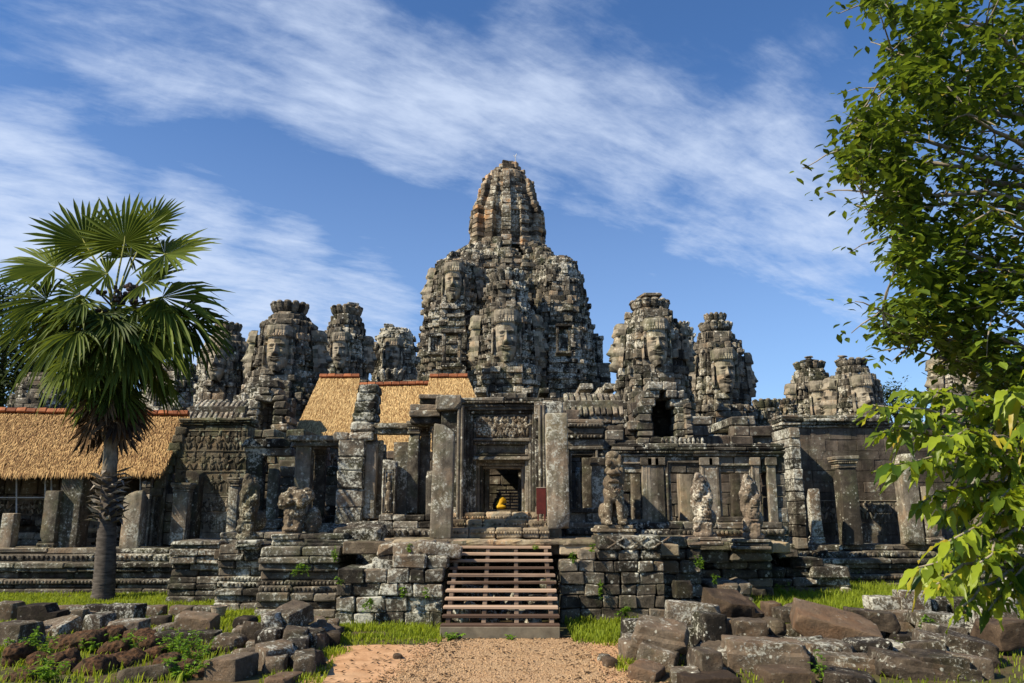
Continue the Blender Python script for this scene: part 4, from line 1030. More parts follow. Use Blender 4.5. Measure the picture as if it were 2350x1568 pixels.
# ---- upper galleries that close the view below the towers
def upper(label, u0, u1, v, Y, d=3.0, tiles=False, mat='temple_stone', zb=1.5, ragged=.5, ch=.4):
    x0, x1 = P(u0, v, Y).x, P(u1, v, Y).x; zt = P((u0 + u1) / 2, v, Y).z
    root = thing('upper_gallery', label, 'building', ((x0 + x1) / 2, Y, zb), 'upper galleries below the towers'); mb = MB()
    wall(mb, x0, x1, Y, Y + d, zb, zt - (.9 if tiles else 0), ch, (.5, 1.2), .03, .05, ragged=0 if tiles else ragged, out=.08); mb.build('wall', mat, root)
    if tiles:                                         # ribbed half vault roof of stone tiles
        mb = MB(); n = int((x1 - x0) / .26)
        for k in range(n):
            x = x0 + (x1 - x0) * (k + .5) / n
            for j in range(4):
                t0 = j / 4; y = Y - .1 + t0 * 1.5; z = zt - .9 + .9 * math.sin(t0 * 1.5)
                if U(0, 1) > .06: cblock(mb, (x, y + .2, z + .1), (.10, .26, .14), .04, None, .02, axes(R(48 - 26 * t0), 0, 0))
        box(mb, x0, x1, Y + .2, Y + d, zt - .95, zt - .25, .03); mb.build('tiled_roof', 'pillar_stone', root)
        mb = MB()
        for k in range(int((x1 - x0) / .42)): lump(mb, (x0 + .2 + k * .42, Y + 1.4, zt + .08), (.13, .12, .2), None, 6, 5)
        mb.build('ridge_finials', 'tower_stone', root)
upper('ribbed stone tile roof between the gate and the broken arch', 1296, 1432, 905, 36, 3, True)
upper('ragged gallery wall right of the broken arch, in the shade of the towers', 1585, 1735, 955, 38, 4)
upper('low tile ribbed gallery roof beside the tall right wall', 1690, 1812, 985, 34, 3, True)
upper('stepped stone mass below the central tower, right side', 1330, 1440, 880, 58, 5, False, 'tower_stone')
upper('stone mass between the two tall right towers', 1560, 1740, 930, 56, 5, False, 'tower_stone')
upper('terraced masonry below the central tower, behind the thatched roofs', 940, 1420, 890, 66, 8, False, 'tower_stone')
upper('rough masonry below the left towers, behind the thatch', 700, 960, 872, 54, 5, False, 'tower_stone')
upper('tile ribbed gallery roof left of the broad face tower', 432, 562, 920, 40, 3, True)
upper('long dark gallery behind the big thatched roof', -350, 560, 945, 48, 4, False, 'tower_stone')
upper('far gallery under the distant pair of face towers', 1700, 2600, 985, 52, 4, False, 'tower_stone')
upper('mossy masonry under the niche of the broad face tower', 500, 700, 985, 36, 3, False, 'green_stone')
upper('dim inner wall behind the left colonnade', 640, 1010, 1035, 33, 1.2, False, 'wall_stone')
upper('stone foot of the central tower right behind the gate', 1060, 1290, 918, 46, 4, False, 'tower_stone', ragged=.3)
upper('shaded wall right of the gate, below the tile roof', 1290, 1480, 965, 33.5, 1.5, False, 'temple_stone')

# ---- relief walls at either end
def relief_wall_left():
    Y = 30.4; a, b, z0, z1 = B(378, 562, 976, 1250, Y); root = thing('relief_wall', 'greenish stone wall covered with carved figures right of the palm', 'wall', ((a + b) / 2, Y, z0))
    mb = MB(); zm = z0 + (z1 - z0) * .42; wall(mb, a + .35, b, Y, Y + .8, zm, z1, .40, (.5, 1.1), .012, .02, out=.012); relief(mb, a + .6, b - .1, Y - .005, zm + .1, 3, .62); mb.build('upper_relief', 'green_stone', root)
    mb = MB(); wall(mb, a, b, Y, Y + .8, z0, zm, .40, (.5, 1.1), .012, .02, out=.012); relief(mb, a + 1.0, b - .2, Y - .005, z0 + .55, 2, .5); mb.build('lower_relief', 'pillar_stone', root)
    mb = MB(); mould(mb, a + .35, b + .1, Y, z1, [(.09, .05, 0), (.08, .09, 1), (.10, .12, 0)], .9, (.4, 1.0), .03); mb.build('cornice', 'green_stone', root)
    mb = MB()
    for k in range(9): cblock(mb, (a - .25 + k * .09, Y + .1, zm + (z1 - zm) * (k + .2) / 9), (.22, .2, .16), .04, None, .03)
    mb.build('stepped_edge', 'green_stone', root)
relief_wall_left()
def relief_wall_right():
    Y = 31.6; a, b, z0, z1 = B(1806, 2700, 982, 1256, Y); root = thing('relief_wall', 'long brown stone wall behind the leaning pillars on the right', 'wall', (a + 3, Y, z0))
    mb = MB(); wall(mb, a, b, Y, Y + .9, z0, z1, .40, (.5, 1.1), .010, .009, out=.012); mb.build('masonry', 'wall_stone', root)
    mb = MB(); relief(mb, a + 1.2, b, Y - .01, z0 + 1.05, 1, .62); mb.build('relief_band', 'pillar_stone', root)
    mb = MB(); mould(mb, a - .1, a + 4.2, Y, z1, [(.10, .08, 0), (.12, .18, 0), (.14, .26, 0), (.14, .16, 0)], 1.0, (.5, 1.2)); mould(mb, a + 4.2, b, Y, z1, [(.12, .05, 0), (.1, .1, 0)], 1.0, (.7, 1.4)); mb.build('cornice', 'temple_stone', root)
    mb = MB(); wall(mb, a - .3, a + .1, Y - 1.6, Y + .5, z0, z1 - .15, .4, (.5, .9), .02, .03); mb.build('return_wall', 'temple_stone', root)
relief_wall_right()
pillar('leaning half pillar with a broad capital against the brown right wall', 1940, 1990, 1046, 1252, 29.9, True, False, -.8)
pillar('pale tall pillar cut off by leaves on the right', 2086, 2124, 1040, 1252, 29.9, False, False, -.7)
pillar('short lichen white pillar stump in front of the brown right wall', 1866, 1896, 1122, 1248, 29.2, False, True, -.6, 'block_lichen')
pillar('short pillar behind the bright leaves on the right', 2136, 2172, 1116, 1250, 29.6, False, True, -1.0)
pillar('slim pillar furthest to the right behind the branch', 2254, 2290, 1060, 1250, 29.9, False, True, -1.0)

# ---- left gallery pillars, left of and behind the palm
pillar('grey pillar stump at the far left edge under the thatched roof', -6, 22, 1178, 1262, 28.7, False, False, .4)
pillar('shorter pillar under the thatched eave, second from the left edge', 80, 122, 1126, 1262, 28.7, False, True, .5)
pillar('tall lichen spotted pillar reaching the thatched eave', 122, 172, 1080, 1260, 29.0, False, False, .5)
pillar('square pillar just right of the palm trunk, lit from the left', 272, 314, 1126, 1260, 28.8, False, False, .3)
pillar('pillar with a moulded capital before the carved left wall', 380, 424, 1108, 1252, 29.4, True, False, .5)
pillar('pillar in half shade between the moulded capital one and the carved wall', 412, 444, 1080, 1252, 29.9, False, False, .4)
pillar('thin pilaster with a moulded cap at the right end of the carved left wall', 512, 540, 1096, 1240, 29.8, True, False, .2)
pillar('dark squat pillar with a slanted side left of the first broken statue', 556, 590, 1030, 1240, 28.6, False, False, .3, 'temple_stone')
pillar('light fronted pillar holding the left end of the long lintel', 670, 706, 1018, 1180, 27.6, False, False, .2)
pillar('column with a small capital standing under the long lintel', 712, 742, 1026, 1185, 28.4, True, False, 0)
pillar('pale split pillar behind the crumbled lion on the left', 608, 632, 1075, 1200, 28.4, False, False, .2)
pillar('smooth pale column lit from the left beside the stacked pier', 832, 858, 1010, 1190, 27.0, False, False, .4)
pillar('pink grey column in half shadow right of the smooth pale one', 856, 872, 1010, 1190, 27.4, False, False, .2)
pillar('pillar carved with a standing goddess left of the gate', 874, 906, 1055, 1190, 26.2, False, False, .2, 'temple_stone', devata=True)
pillar('lichen dark pillar with a block on top beside the carved goddess', 898, 932, 1014, 1186, 26.7, False, False, .2, 'temple_stone')
pillar('reddish column with a wide moulded capital, left one of the pair by the gate', 928, 960, 966, 1178, 26.6, True, False, .2)
pillar('grey column with a wide moulded capital, right one of the pair by the gate', 956, 984, 972, 1178, 27.0, True, False, .2)
pillar('narrow worn post between the column pair and the leaning gate pillar', 976, 996, 1080, 1185, 25.8, False, False, 0, 'temple_stone')
ledge_stone('long lintel bridging the two columns left of the stacked pier', 662, 856, 1000, 1024, 27.5, .8, 'temple_stone', 'stone_lintel', 'lintel', 2, 'lintels of the temple front', True)
ledge_stone('narrow dark lintel across the gap in front of the thatched roof', 858, 944, 972, 996, 26.9, .6, 'temple_stone', 'stone_lintel', 'lintel', 2, 'lintels of the temple front')
ledge_stone('short lintel with beads over the column pair left of the gate', 950, 992, 958, 974, 26.4, .8, 'temple_stone', 'stone_lintel', 'lintel', 2, 'lintels of the temple front', True)
ledge_stone('broken lintel end at the left, over the pale split pillar', 556, 668, 1008, 1046, 28.6, .8, 'temple_stone', 'stone_lintel', 'lintel', 2, 'lintels of the temple front')
def stacked_pier():
    Y = 26.8; root = thing('stacked_pier', 'broad pier of stacked lichen spotted blocks in front of the thatched roofs', 'pier', (P(810, 1100, Y).x, Y, 1.6))
    mb = MB(); a, b, z0, z1 = B(772, 834, 1008, 1200, Y); wall(mb, a, b, Y, Y + 1.0, 1.6, z1, .55, (.7, 1.2), .03, .05, out=.06); mb.build('lower_pier', 'temple_stone', root)
    mb = MB(); a, b, z0, z1 = B(800, 858, 900, 1010, Y); z = z0; k = 0
    for h in (.30, .34, .30, .36, .3, .3):
        if z >= z1: break
        rock(mb, ((a + b) / 2 + .1 * k * .4, Y + .5, z + h / 2), ((b - a) / 2 * (1 - .05 * k), .5, h / 2), None, .07, .025, 2, 4, k + 40, .12); z += h; k += 1
    mb.build('upper_blocks', 'temple_stone', root)
    mb = MB(); a, b, z0, z1 = B(764, 800, 992, 1012, Y); rock(mb, ((a + b) / 2, Y + .4, (z0 + z1) / 2), ((b - a) / 2, .4, (z1 - z0) / 2), None, .05, .02, 2, 3, 3); mb.build('side_block', 'temple_stone', root)
stacked_pier()
def low_ruin():
    root = thing('gallery_ruin', 'low broken walls and moulded plinths of the gallery left of the gate', 'building', (P(760, 1200, 27.8).x, 27.8, 1.5)); mb = MB()
    for (u0, u1, v, Y) in ((590, 700, 1192, 28.2), (690, 800, 1180, 28.6), (870, 1010, 1170, 27.4), (560, 612, 1120, 29.6), (744, 775, 1070, 29.4), (636, 672, 1070, 29.8)):
        a, b, z0, z1 = B(u0, u1, v, 1250, Y); wall(mb, a, b, Y, Y + .8, 1.4, z1, .34, (.4, .9), .03, .04, ragged=.3, out=.06); mb.build('broken_wall', 'temple_stone', root); mb = MB()
    mb = MB(); a, b, z0, z1 = B(866, 1012, 1176, 1240, 25.4); mould(mb, a, b, 25.6, 1.6, [(.28, .35, 0), (.25, .3, 1), (.22, .1, 0), (.2, .02, 0)], 1.5, (.4, .8)); mb.build('plinth', 'temple_stone', root)
    mb = MB(); a, b, z0, z1 = B(500, 700, 1190, 1245, 25.0); mould(mb, a, b, 25.4, 1.4, [(.22, .3, 0), (.2, .2, 0), (.2, .24, 0)], 1.5, (.5, 1.2)); mb.build('plinth', 'temple_stone', root)
    for u in (775, 870): 
        mb = MB(); a, b, z0, z1 = B(u, u + 12, 1020, 1200, 28.5); box(mb, a, b, 28.5, 28.8, 1.5, z1, .02); mb.build('door_jamb', 'pillar_stone', root)
low_ruin()

# ---- thatched roofs
def thatch_roof(label, pts, over=.45, n=9000, ridge=True, ln=.30, core=.22, straw='thatch'):
    """pts: ridge left, ridge right, eave right, eave left"""
    rl, rr_, er, el = [Vector(p) for p in pts]; nrm = (er - rl).cross(rr_ - el).normalized()
    if nrm.y > 0: nrm = -nrm
    root = thing('thatched_roof', label, 'roof', ((rl + rr_ + er + el) / 4) - Vector((0, 0, 1)), 'golden thatched roofs over the galleries')
    mb = MB(); V = [rl, rr_, er, el]; V = V + [p - nrm * core for p in V]
    mb.add([tuple(v) for v in V], [(3, 2, 1, 0), (4, 5, 6, 7), (0, 1, 5, 4), (1, 2, 6, 5), (2, 3, 7, 6), (3, 0, 4, 7)], .3); mb.build('roof_bed', 'thatch_core', root)
    mb = MB(); vs, fs, ts = [], [], []
    down = ((er + el) / 2 - (rl + rr_) / 2).normalized(); side = (rr_ - rl).normalized()
    for k in range(n):
        s, t = U(0, 1), U(0, 1) ** .95
        if k < n * .09: t = U(.96, 1.03)
        elif k < n * .12: s = rnd.choice((U(-.004, .004), U(.996, 1.004)))
        p = rl.lerp(rr_, s).lerp(el.lerp(er, s), t) + nrm * U(.0, .05)
        d = (down + side * U(-.11, .11) + nrm * U(-.05, .13) + (Vector((0, 0, -.5)) if t > .95 else Vector((0, 0, 0)))).normalized()
        L_ = ln * U(.6, 1.25); wv = side * U(.010, .024); b = len(vs)
        vs += [p - wv, p + wv, p + d * L_]; fs.append((b, b + 1, b + 2)); ts.append(U(0, 1))
    mb.add([tuple(v) for v in vs], fs, ts); mb.build('straw', straw, root)
    if ridge:
        mb = MB(); n_ = int((rr_ - rl).length / .42)
        for k in range(n_):
            c = rl.lerp(rr_, (k + .5) / n_); hx = (rr_ - rl).length / n_ / 2 * .985
            cblock(mb, c + nrm * .05 + Vector((0, 0, .06 + .012 * (k % 2))), (hx, .13, .10), .03, None, .01, axes(R(-22), 0, 0))
        mb.build('ridge_tiles', 'ridge_tile', root)
    return root
thatch_roof('long thatched roof over the left gallery, crossing behind the palm', [P(-260, 944, 33.2), P(434, 956, 33.2), P(372, 1080, 29.0), P(-330, 1088, 29.0)], n=34000, straw='thatch_shaded')
thatch_roof('steep thatched roof with slanted ends, between broad face tower and stacked pier', [P(734, 868, 44), P(826, 868, 44), P(800, 1012, 39), P(668, 1012, 39)], n=15000, ln=.32)
thatch_roof('wide thatched roof behind the gap left of the gate', [P(826, 888, 43.5), P(992, 884, 43.5), P(1010, 1038, 38.5), P(846, 1034, 38.5)], n=20000, ln=.32)
thatch_roof('small raised thatched roof nearest the central tower', [P(986, 868, 43), P(1074, 868, 43), P(1098, 930, 40.6), P(976, 930, 40.6)], n=9000, ln=.32)
# steel props and scaffolding poles below the big thatch
for i, u in enumerate((38, 118, 104, 322)):
    a, b = P(u, 1082, 30.5), P(u, 1240, 30.5); mb = MB(); tube(mb, [a, b], [.03, .03], 6)
    tag(mb.build('steel_prop', 'metal'), ['thin steel prop left of the pillars under the long thatch', 'thin steel prop half behind the tall lichen spotted pillar', 'thin steel prop between the two left pillars', 'thin steel prop right of the palm under the eave end'][i], 'prop', 'steel props under the thatch')
mb = MB(); tube(mb, [P(-20, 1142, 30.5), P(160, 1142, 30.5)], [.025, .025], 6); tag(mb.build('steel_rail', 'metal'), 'thin horizontal steel rail under the long thatch at far left', 'rail')
# rear wall of the left gallery
a, b, z0, z1 = B(-420, 380, 1060, 1260, 32.4); rt = thing('gallery_wall', 'dim rough stone wall under the long thatched roof', 'wall', ((a + b) / 2, 32.4, 1.3)); mb = MB()
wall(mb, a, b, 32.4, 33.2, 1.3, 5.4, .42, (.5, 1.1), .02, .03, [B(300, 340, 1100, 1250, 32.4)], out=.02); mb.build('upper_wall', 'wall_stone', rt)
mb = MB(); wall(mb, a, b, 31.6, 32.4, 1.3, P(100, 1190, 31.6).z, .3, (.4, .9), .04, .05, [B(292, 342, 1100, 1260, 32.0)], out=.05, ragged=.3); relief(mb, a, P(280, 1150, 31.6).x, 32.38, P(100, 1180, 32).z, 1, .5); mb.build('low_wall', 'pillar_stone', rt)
mb = MB()
for i in range(4): box(mb, P(300, 1, 31).x, P(342, 1, 31).x, 30.4 + i * .3, 31 + i * .3, 1.3 + i * .18, 1.48 + i * .18, .03)
mb.build('door_steps', 'step_stone', rt)
mb = MB(); frame(mb, P(338, 1150, 30.2).x, P(376, 1150, 30.2).x, 1.3, P(356, 1085, 30.2).z, 30.3, 2, .1, .1, .5); mb.build('door_jamb', 'pillar_stone', rt)

# ---- statues
def statue(name, label, cat, p, group=None): return thing(name, label, cat, p, group)
def pedestal(label, u0, u1, v0, v1, Y, d=.9, tiers=4, mat='statue_stone'):
    x0, x1, z0, z1 = B(u0, u1, v0, v1, Y); mb = MB(); z = z0
    for i in range(tiers):
        h = (z1 - z0) / tiers; k = (1.0, .9, 1.0, .86, .8)[i % 5]
        box(mb, (x0 + x1) / 2 - (x1 - x0) / 2 * k, (x0 + x1) / 2 + (x1 - x0) / 2 * k, Y + (1 - k) * .4, Y + d, z, z + h - .005, .03, None, .015); z += h
    return tag(mb.build('pedestal', mat), label, 'pedestal', 'statue pedestals')
pedestal('stepped pedestal under the tall stone lion right of the stair', 1366, 1462, 1206, 1238, 21.3, 1.1)
p = P(1411, 1206, 21.6); V3 = lambda x, y, z: p + Vector((x * .88, y, z))
rt = statue('guardian_lion', 'tall upright stone lion with broken head on a pedestal right of the stair', 'statue', p)
sculpt('body', [('c', V3(-.20, -.05, .06), V3(-.17, .02, .66), .085, .125), ('c', V3(.20, -.05, .06), V3(.17, .02, .66), .085, .125), ('e', V3(-.20, -.12, .06), (.11, .17, .07)), ('e', V3(.20, -.12, .06), (.11, .17, .07)),
    ('e', V3(0, .14, .84), (.28, .25, .30)), ('e', V3(0, .05, 1.10), (.29, .26, .26)), ('e', V3(-.28, .25, .35), (.16, .30, .24)), ('e', V3(.27, .25, .35), (.16, .30, .24)), ('e', V3(-.30, .05, .1), (.10, .22, .09)), ('e', V3(.30, .05, .1), (.10, .22, .09)),
    ('e', V3(-.03, -.16, 1.14), (.15, .17, .045)), ('e', V3(0, .10, 1.24), (.20, .15, .12)), ('e', V3(0, .06, 1.42), (.24, .21, .12)), ('e', V3(-.03, -.19, 1.36), (.19, .16, .075)), ('e', V3(-.03, -.30, 1.40), (.07, .06, .05)), ('e', V3(-.13, -.18, 1.45), (.06, .06, .05)), ('e', V3(.09, -.18, 1.45), (.06, .06, .05)), ('e', V3(.02, .08, 1.62), (.23, .22, .22)), ('e', V3(.0, .06, 1.82), (.20, .18, .14)),
    ('e', V3(.19, .0, 1.66), (.10, .14, .20)), ('e', V3(.24, .0, 1.35), (.09, .14, .26)), ('e', V3(-.14, -.12, 1.62), (.08, .09, .10)), ('b', V3(0, .32, .35), (.16, .12, .3)), ('c', V3(-.24, -.02, 1.02), V3(.0, -.25, .86), .035, .03), ('c', V3(.24, -.02, 1.02), V3(.0, -.25, .86), .035, .03)], .020, 'statue_stone', rt, erode=.03)
mb = MB()
for k in range(9): lump(mb, V3(-.12 + k * .027, -.315, 1.19 - .012 * abs(k - 4)), (.012, .015, .022), None, 5, 4)
mb.build('teeth', 'statue_pale', rt)
mb = MB()
for r_ in range(3):
    for k in range(11): t_ = (k - 5) / 5; lump(mb, V3(t_ * (.24 - .05 * r_), -.20 - .04 * (1 - abs(t_)), 1.02 - .07 * r_ - .12 * (1 - abs(t_))), (.022, .022, .03), None, 5, 4)
mb.build('mane_curls', 'statue_pale', rt)
mb = MB(); [lump(mb, V3(sx * .20 + k * .045 - .07, -.27, .045), (.022, .05, .03), None, 6, 5) for sx in (-1, 1) for k in range(4)]; mb.build('claws', 'statue_stone', rt)
def naga(label, u, v0, v1, Y, wpx, mat, flip=1):
    p = P(u, v1, Y); s = (P(u, v0, Y).z - p.z); wd = wpx * P(u, v1, Y).length / F; rt = statue('naga_statue', label, 'statue', p, 'hooded serpent statues of the terrace'); V = lambda x, y, z: p + Vector((x * wd, y * wd, z * s))
    sh = [('e', V(-.05 * flip, .2, .62), (wd * .40, wd * .22, s * .36)), ('e', V(-.12 * flip, .15, .80), (wd * .26, wd * .2, s * .2)), ('c', V(0, .1, .1), V(0, .2, .55), wd * .26, wd * .24), ('e', V(.0, -.02, .40), (wd * .24, wd * .22, s * .12)), ('e', V(0, .1, .06), (wd * .44, wd * .34, s * .07)),
          ('e', V(.05 * flip, -.08, .56), (wd * .16, wd * .14, s * .07)), ('e', V(-.22 * flip, .05, .66), (wd * .13, wd * .15, s * .08)), ('e', V(.2 * flip, .05, .62), (wd * .12, wd * .15, s * .08)), ('e', V(-.1 * flip, .0, .78), (wd * .12, wd * .14, s * .07)), ('e', V(-.2 * flip, .1, .93), (wd * .10, wd * .12, s * .08)),
          ('b', V(-.1 * flip, .1, .22), (wd * .30, wd * .2, s * .10), .04), ('b', V(.1 * flip, .02, .15), (wd * .12, wd * .22, s * .1), .03), ('e', V(.22 * flip, .5, .3), (wd * .3, wd * .4, s * .16))]
    sculpt('body', sh, .024, mat, rt, erode=.10)
    mb = MB()
    for k in range(5): z = .3 + k * .05; cblock(mb, V(0, -.14, z), (wd * .16, .03, s * .012), .01, .5, .005)
    mb.build('chest_scales', mat, rt)
    return rt
naga('pale lichen white hooded serpent statue, the one nearer the tall lion', 1620, 1086, 1238, 22.6, 60, 'statue_pale', 1)
naga('hooded serpent statue half in shade, the farther right one of the pale pair', 1732, 1088, 1240, 23.4, 54, 'statue_pale', 1)
pedestal('pale moulded pedestal under the whitest serpent statue', 1578, 1662, 1232, 1254, 22.3, 1.0, 2, 'statue_pale')
pedestal('moulded pedestal under the half shaded serpent statue', 1690, 1772, 1238, 1262, 23.1, 1.0, 3, 'temple_stone')
naga('dark hooded serpent statue with an ochre edge, leftmost of the statues', 566, 1088, 1242, 22.8, 56, 'statue_dark', 1)
p = P(672, 1242, 22.6); V3 = lambda x, y, z: p + Vector((x, y, z)); rt = statue('crumbled_lion', 'crumbled stone lion with a broad eroded head and thin forelegs, left of the pointed slab', 'statue', p)
sculpt('body', [('c', V3(-.18, 0, .05), V3(-.12, .05, .7), .12, .17), ('c', V3(.08, .02, .05), V3(.08, .1, .7), .13, .18), ('e', V3(-.02, .1, .80), (.30, .28, .28)), ('e', V3(-.2, 0, 1.12), (.24, .24, .24)), ('e', V3(.14, .05, 1.14), (.30, .26, .26)), ('e', V3(.36, .1, 1.22), (.16, .2, .18)),
    ('e', V3(-.36, -.02, .98), (.12, .14, .10)), ('e', V3(-.10, -.2, 1.06), (.12, .10, .09)), ('e', V3(.2, -.18, 1.0), (.13, .1, .12)), ('e', V3(-.1, .1, 1.38), (.16, .18, .10)), ('e', V3(.30, .1, 1.38), (.12, .15, .07)), ('e', V3(.45, .35, .5), (.22, .35, .42)), ('b', V3(-.05, .1, .02), (.34, .3, .05)), ('b', V3(-.05, -.02, .32), (.20, .16, .05))], .026, 'statue_stone', rt, erode=.10)
# ------------------------------------------------------------------ fallen blocks in the foreground
def stone(label, u0, u1, v0, v1, Y=None, depth=.6, yaw=0, roll=0, pitch=0, mat='block_stone', amp=.020, chips=5, r=.024, notch=None, ledge=None, name='fallen_stone', group='fallen blocks in front of the temple', freq=2.4):
    um = (u0 + u1) / 2; ground = Y is None
    if ground: Y = G(um, v1).y
    a, b = P(u0, (v0 + v1) / 2, Y), P(u1, (v0 + v1) / 2, Y); zt, zb = P(um, v0, Y + depth * .5).z, P(um, v1, Y).z
    if ground: zb = -.06
    ca, sa = abs(math.cos(R(yaw))), abs(math.sin(R(yaw)))
    wd = b.x - a.x; dx = max(.15, (wd - depth * sa) / max(ca, .3)) / 2; hz = max(.08, (zt - zb) / 2 - abs(math.sin(R(roll))) * dx * .7)
    seed = int(u0 * 3 + v0 * 7) % 9973; mb = MB(); mb.sharp = 34 if mat != 'laterite' else 0
    rock(mb, ((a.x + b.x) / 2, Y + depth / 2, (zt + zb) / 2), (dx, depth / 2, hz), axes(R(pitch), R(-roll), R(yaw)), r, amp, freq, chips, seed, .046 if Y < 18 else .065, notch, ledge)
    return tag(mb.build(name, mat, None, True), label, 'stone block', group)
S_ = stone
# left heap: hewn sandstone
S_('dark block at the very left edge, topmost above the ferns', -30, 26, 1382, 1432, None, .7, 6, chips=2)
S_('long low dark block at the left edge under the notched block', -40, 60, 1428, 1490, None, .8, -8)
S_('dark block with a square notch cut in its right end, top of the left heap', 36, 132, 1384, 1430, 19.2, .6, 4, 3, notch=(.45, -.1))
S_('big dark slab sloping down to the left, under the notched block', 26, 160, 1424, 1484, 17.9, .9, -14, 10, 16)
S_('narrow upright stone behind the sloping dark slab', 148, 188, 1398, 1452, 19.4, .5, 12, 0)
S_('upper block of the stacked pair with a bright lichen spot', 228, 312, 1387, 1428, 19.5, .6, -3, 0, mat='block_lichen', chips=2)
S_('lower block of the stacked pair behind the red brown rocks', 234, 316, 1424, 1470, None, .7, 4, 0)
S_('lichen spotted block left of the stacked pair', 188, 238, 1408, 1462, None, .6, -6, mat='block_lichen')
S_('half buried block behind the stacked pair at the grass edge', 184, 234, 1388, 1424, 20.6, .5, 3)
S_('tilted rectangular slab with a v shaped nick, leaning on a stone in the grass', 396, 492, 1408, 1458, 18.6, .45, -8, -3, 12, chips=3)
S_('flat slab leaning left under the nicked slab', 318, 404, 1430, 1462, 18.7, .6, 14, 14)
S_('long stone beneath the nicked slab', 344, 490, 1450, 1486, None, .6, 4)
S_('small square stone standing alone in the bright grass', 332, 384, 1414, 1444, None, .4, 8, name='fallen_stone')
S_('thin long slab lying at the bottom edge of the left heap', 244, 388, 1524, 1580, 13.6, .7, 16, 6, -8)
for i, (a, b, t) in enumerate(((116, 190, 'left'), (312, 372, 'middle'), (384, 440, 'mossy'), (440, 484, 'right'))):
    S_('%s stone of the low kerb row along the back of the grass' % t, a, b, 1390, 1416, 20.9, .4, 2, r=.04, name='kerb_stone', group='low kerb row in the grass')
S_('rounded dark stone with one white lichen patch, beside the path heap', 478, 554, 1456, 1504, 16.3, .6, -10, mat='block_stone', r=.16, amp=.035)
S_('block with a flat sloping top above the bottom edge, left of the path heap', 464, 568, 1504, 1564, None, .7, -14, 4, chips=3)
S_('pale wedge between the rounded stone and the path heap', 550, 606, 1472, 1506, 16.2, .6, 10)
S_('brown stone lying in grass behind the path heap', 528, 578, 1414, 1450, 18.4, .6, -4, r=.12)
S_('dark ridged stone below the brown one in the grass', 522, 574, 1440, 1474, 17.3, .6, 8, mat='block_stone')
S_('big tilted block overhanging the path heap, its underside in shade', 612, 702, 1390, 1446, 16.6, .8, -22, -6, 12, chips=5)
S_('upright lichen covered stone leaning against the overhanging block', 586, 648, 1402, 1492, 16.4, .6, 14, 10, mat='block_lichen', chips=5)
S_('white spotted stone low in the path heap, under the upright lichen one', 590, 640, 1442, 1500, 16.0, .5, -6, mat='block_lichen')
S_('grey wedge filling the gap below the overhanging block', 634, 700, 1440, 1484, 15.8, .7, 10, -6)
S_('block on the right shoulder of the path heap, facing the path', 700, 748, 1418, 1474, 17.4, .8, 20, mat='block_stone')
S_('small dark block at the path end of the heap', 738, 776, 1422, 1452, 18.4, .7, 10)
S_('bottom stone at the far end of the heap beside the path', 720, 780, 1448, 1486, None, .8, 14)
S_('brown face block under the right shoulder of the path heap', 688, 746, 1446, 1518, 16.2, .9, 18, mat='block_brown')
S_('middle course block with pale lichen in the path heap', 634, 700, 1464, 1530, 15.0, .9, 10, mat='block_lichen')
S_('lower block of the path heap, nearest to the bottom edge', 588, 652, 1500, 1566, 14.2, .9, 8, mat='block_stone')
S_('flat light topped stone at the bottom edge beside the path grass', 602, 674, 1550, 1590, 13.3, .6, -8, mat='block_brown')
S_('dark block wedged low in the path heap behind the bottom course', 646, 722, 1498, 1556, None, .9, 14)
S_('stone behind the low path heap, half covered by the rounded one', 560, 620, 1500, 1548, 15.4, .7, -6)
# laterite rocks
L_ = lambda label, u0, u1, v0, v1, Y=None, yaw=0, roll=0, d=.6: stone(label, u0, u1, v0, v1, Y, d, yaw, roll, 0, 'laterite', .06, 2, .20, name='laterite_rock', group='red brown porous rocks in the weeds', freq=3.2)
L_('long dark porous rock lying slanted behind the others', 98, 218, 1448, 1500, None, -4, 8, .7)
L_('red topped porous rock directly below the stacked pair', 214, 276, 1438, 1480, 17.4, 6)
L_('low porous rock right of the red topped one', 272, 350, 1446, 1480, None, -8, -6)
L_('curved porous rock in the middle of the weeds', 122, 204, 1474, 1510, 16.3, 10, -8)
L_('rounded porous rock leaning to the right, centre of the heap', 214, 290, 1466, 1508, None, 12, 12)
L_('orange tinted porous rock at the left edge', -6, 46, 1480, 1532, None, -6)
L_('dim porous rock among the leafy weeds, left of centre', 40, 98, 1500, 1560, 14.8, 8)
L_('small porous rock between two weed clumps', 96, 156, 1494, 1540, None, -10, 10)
L_('pitted porous rock with open holes at the bottom, largest of the heap', 150, 236, 1506, 1580, 14.1, 6, 4, .8)
L_('broad mossy porous rock right of the pitted one', 224, 312, 1498, 1560, 14.8, -12, -8, .8)
L_('squat porous rock below the nicked slab', 304, 352, 1464, 1500, None, 6)
L_('flat porous rock sinking into weeds on the right', 318, 378, 1484, 1514, None, -6, 8)
L_('low red rock near the tilted grey slab', 342, 398, 1504, 1536, None, 4)
L_('rust coloured porous rock right of the thin long slab', 374, 432, 1518, 1552, None, -6, -8)
L_('small rust rock under the pitted ones', 108, 158, 1520, 1560, 14.2, 8)
L_('dark porous rock in the lower left corner', -10, 78, 1534, 1590, 13.6, -8, 6, .8)
L_('half buried red rock beside the bottom block, right of the weeds', 404, 466, 1538, 1580, 13.9, 6, 10)
L_('reddish flat rock at the right fringe of the weeds', 420, 478, 1488, 1512, None, -4)
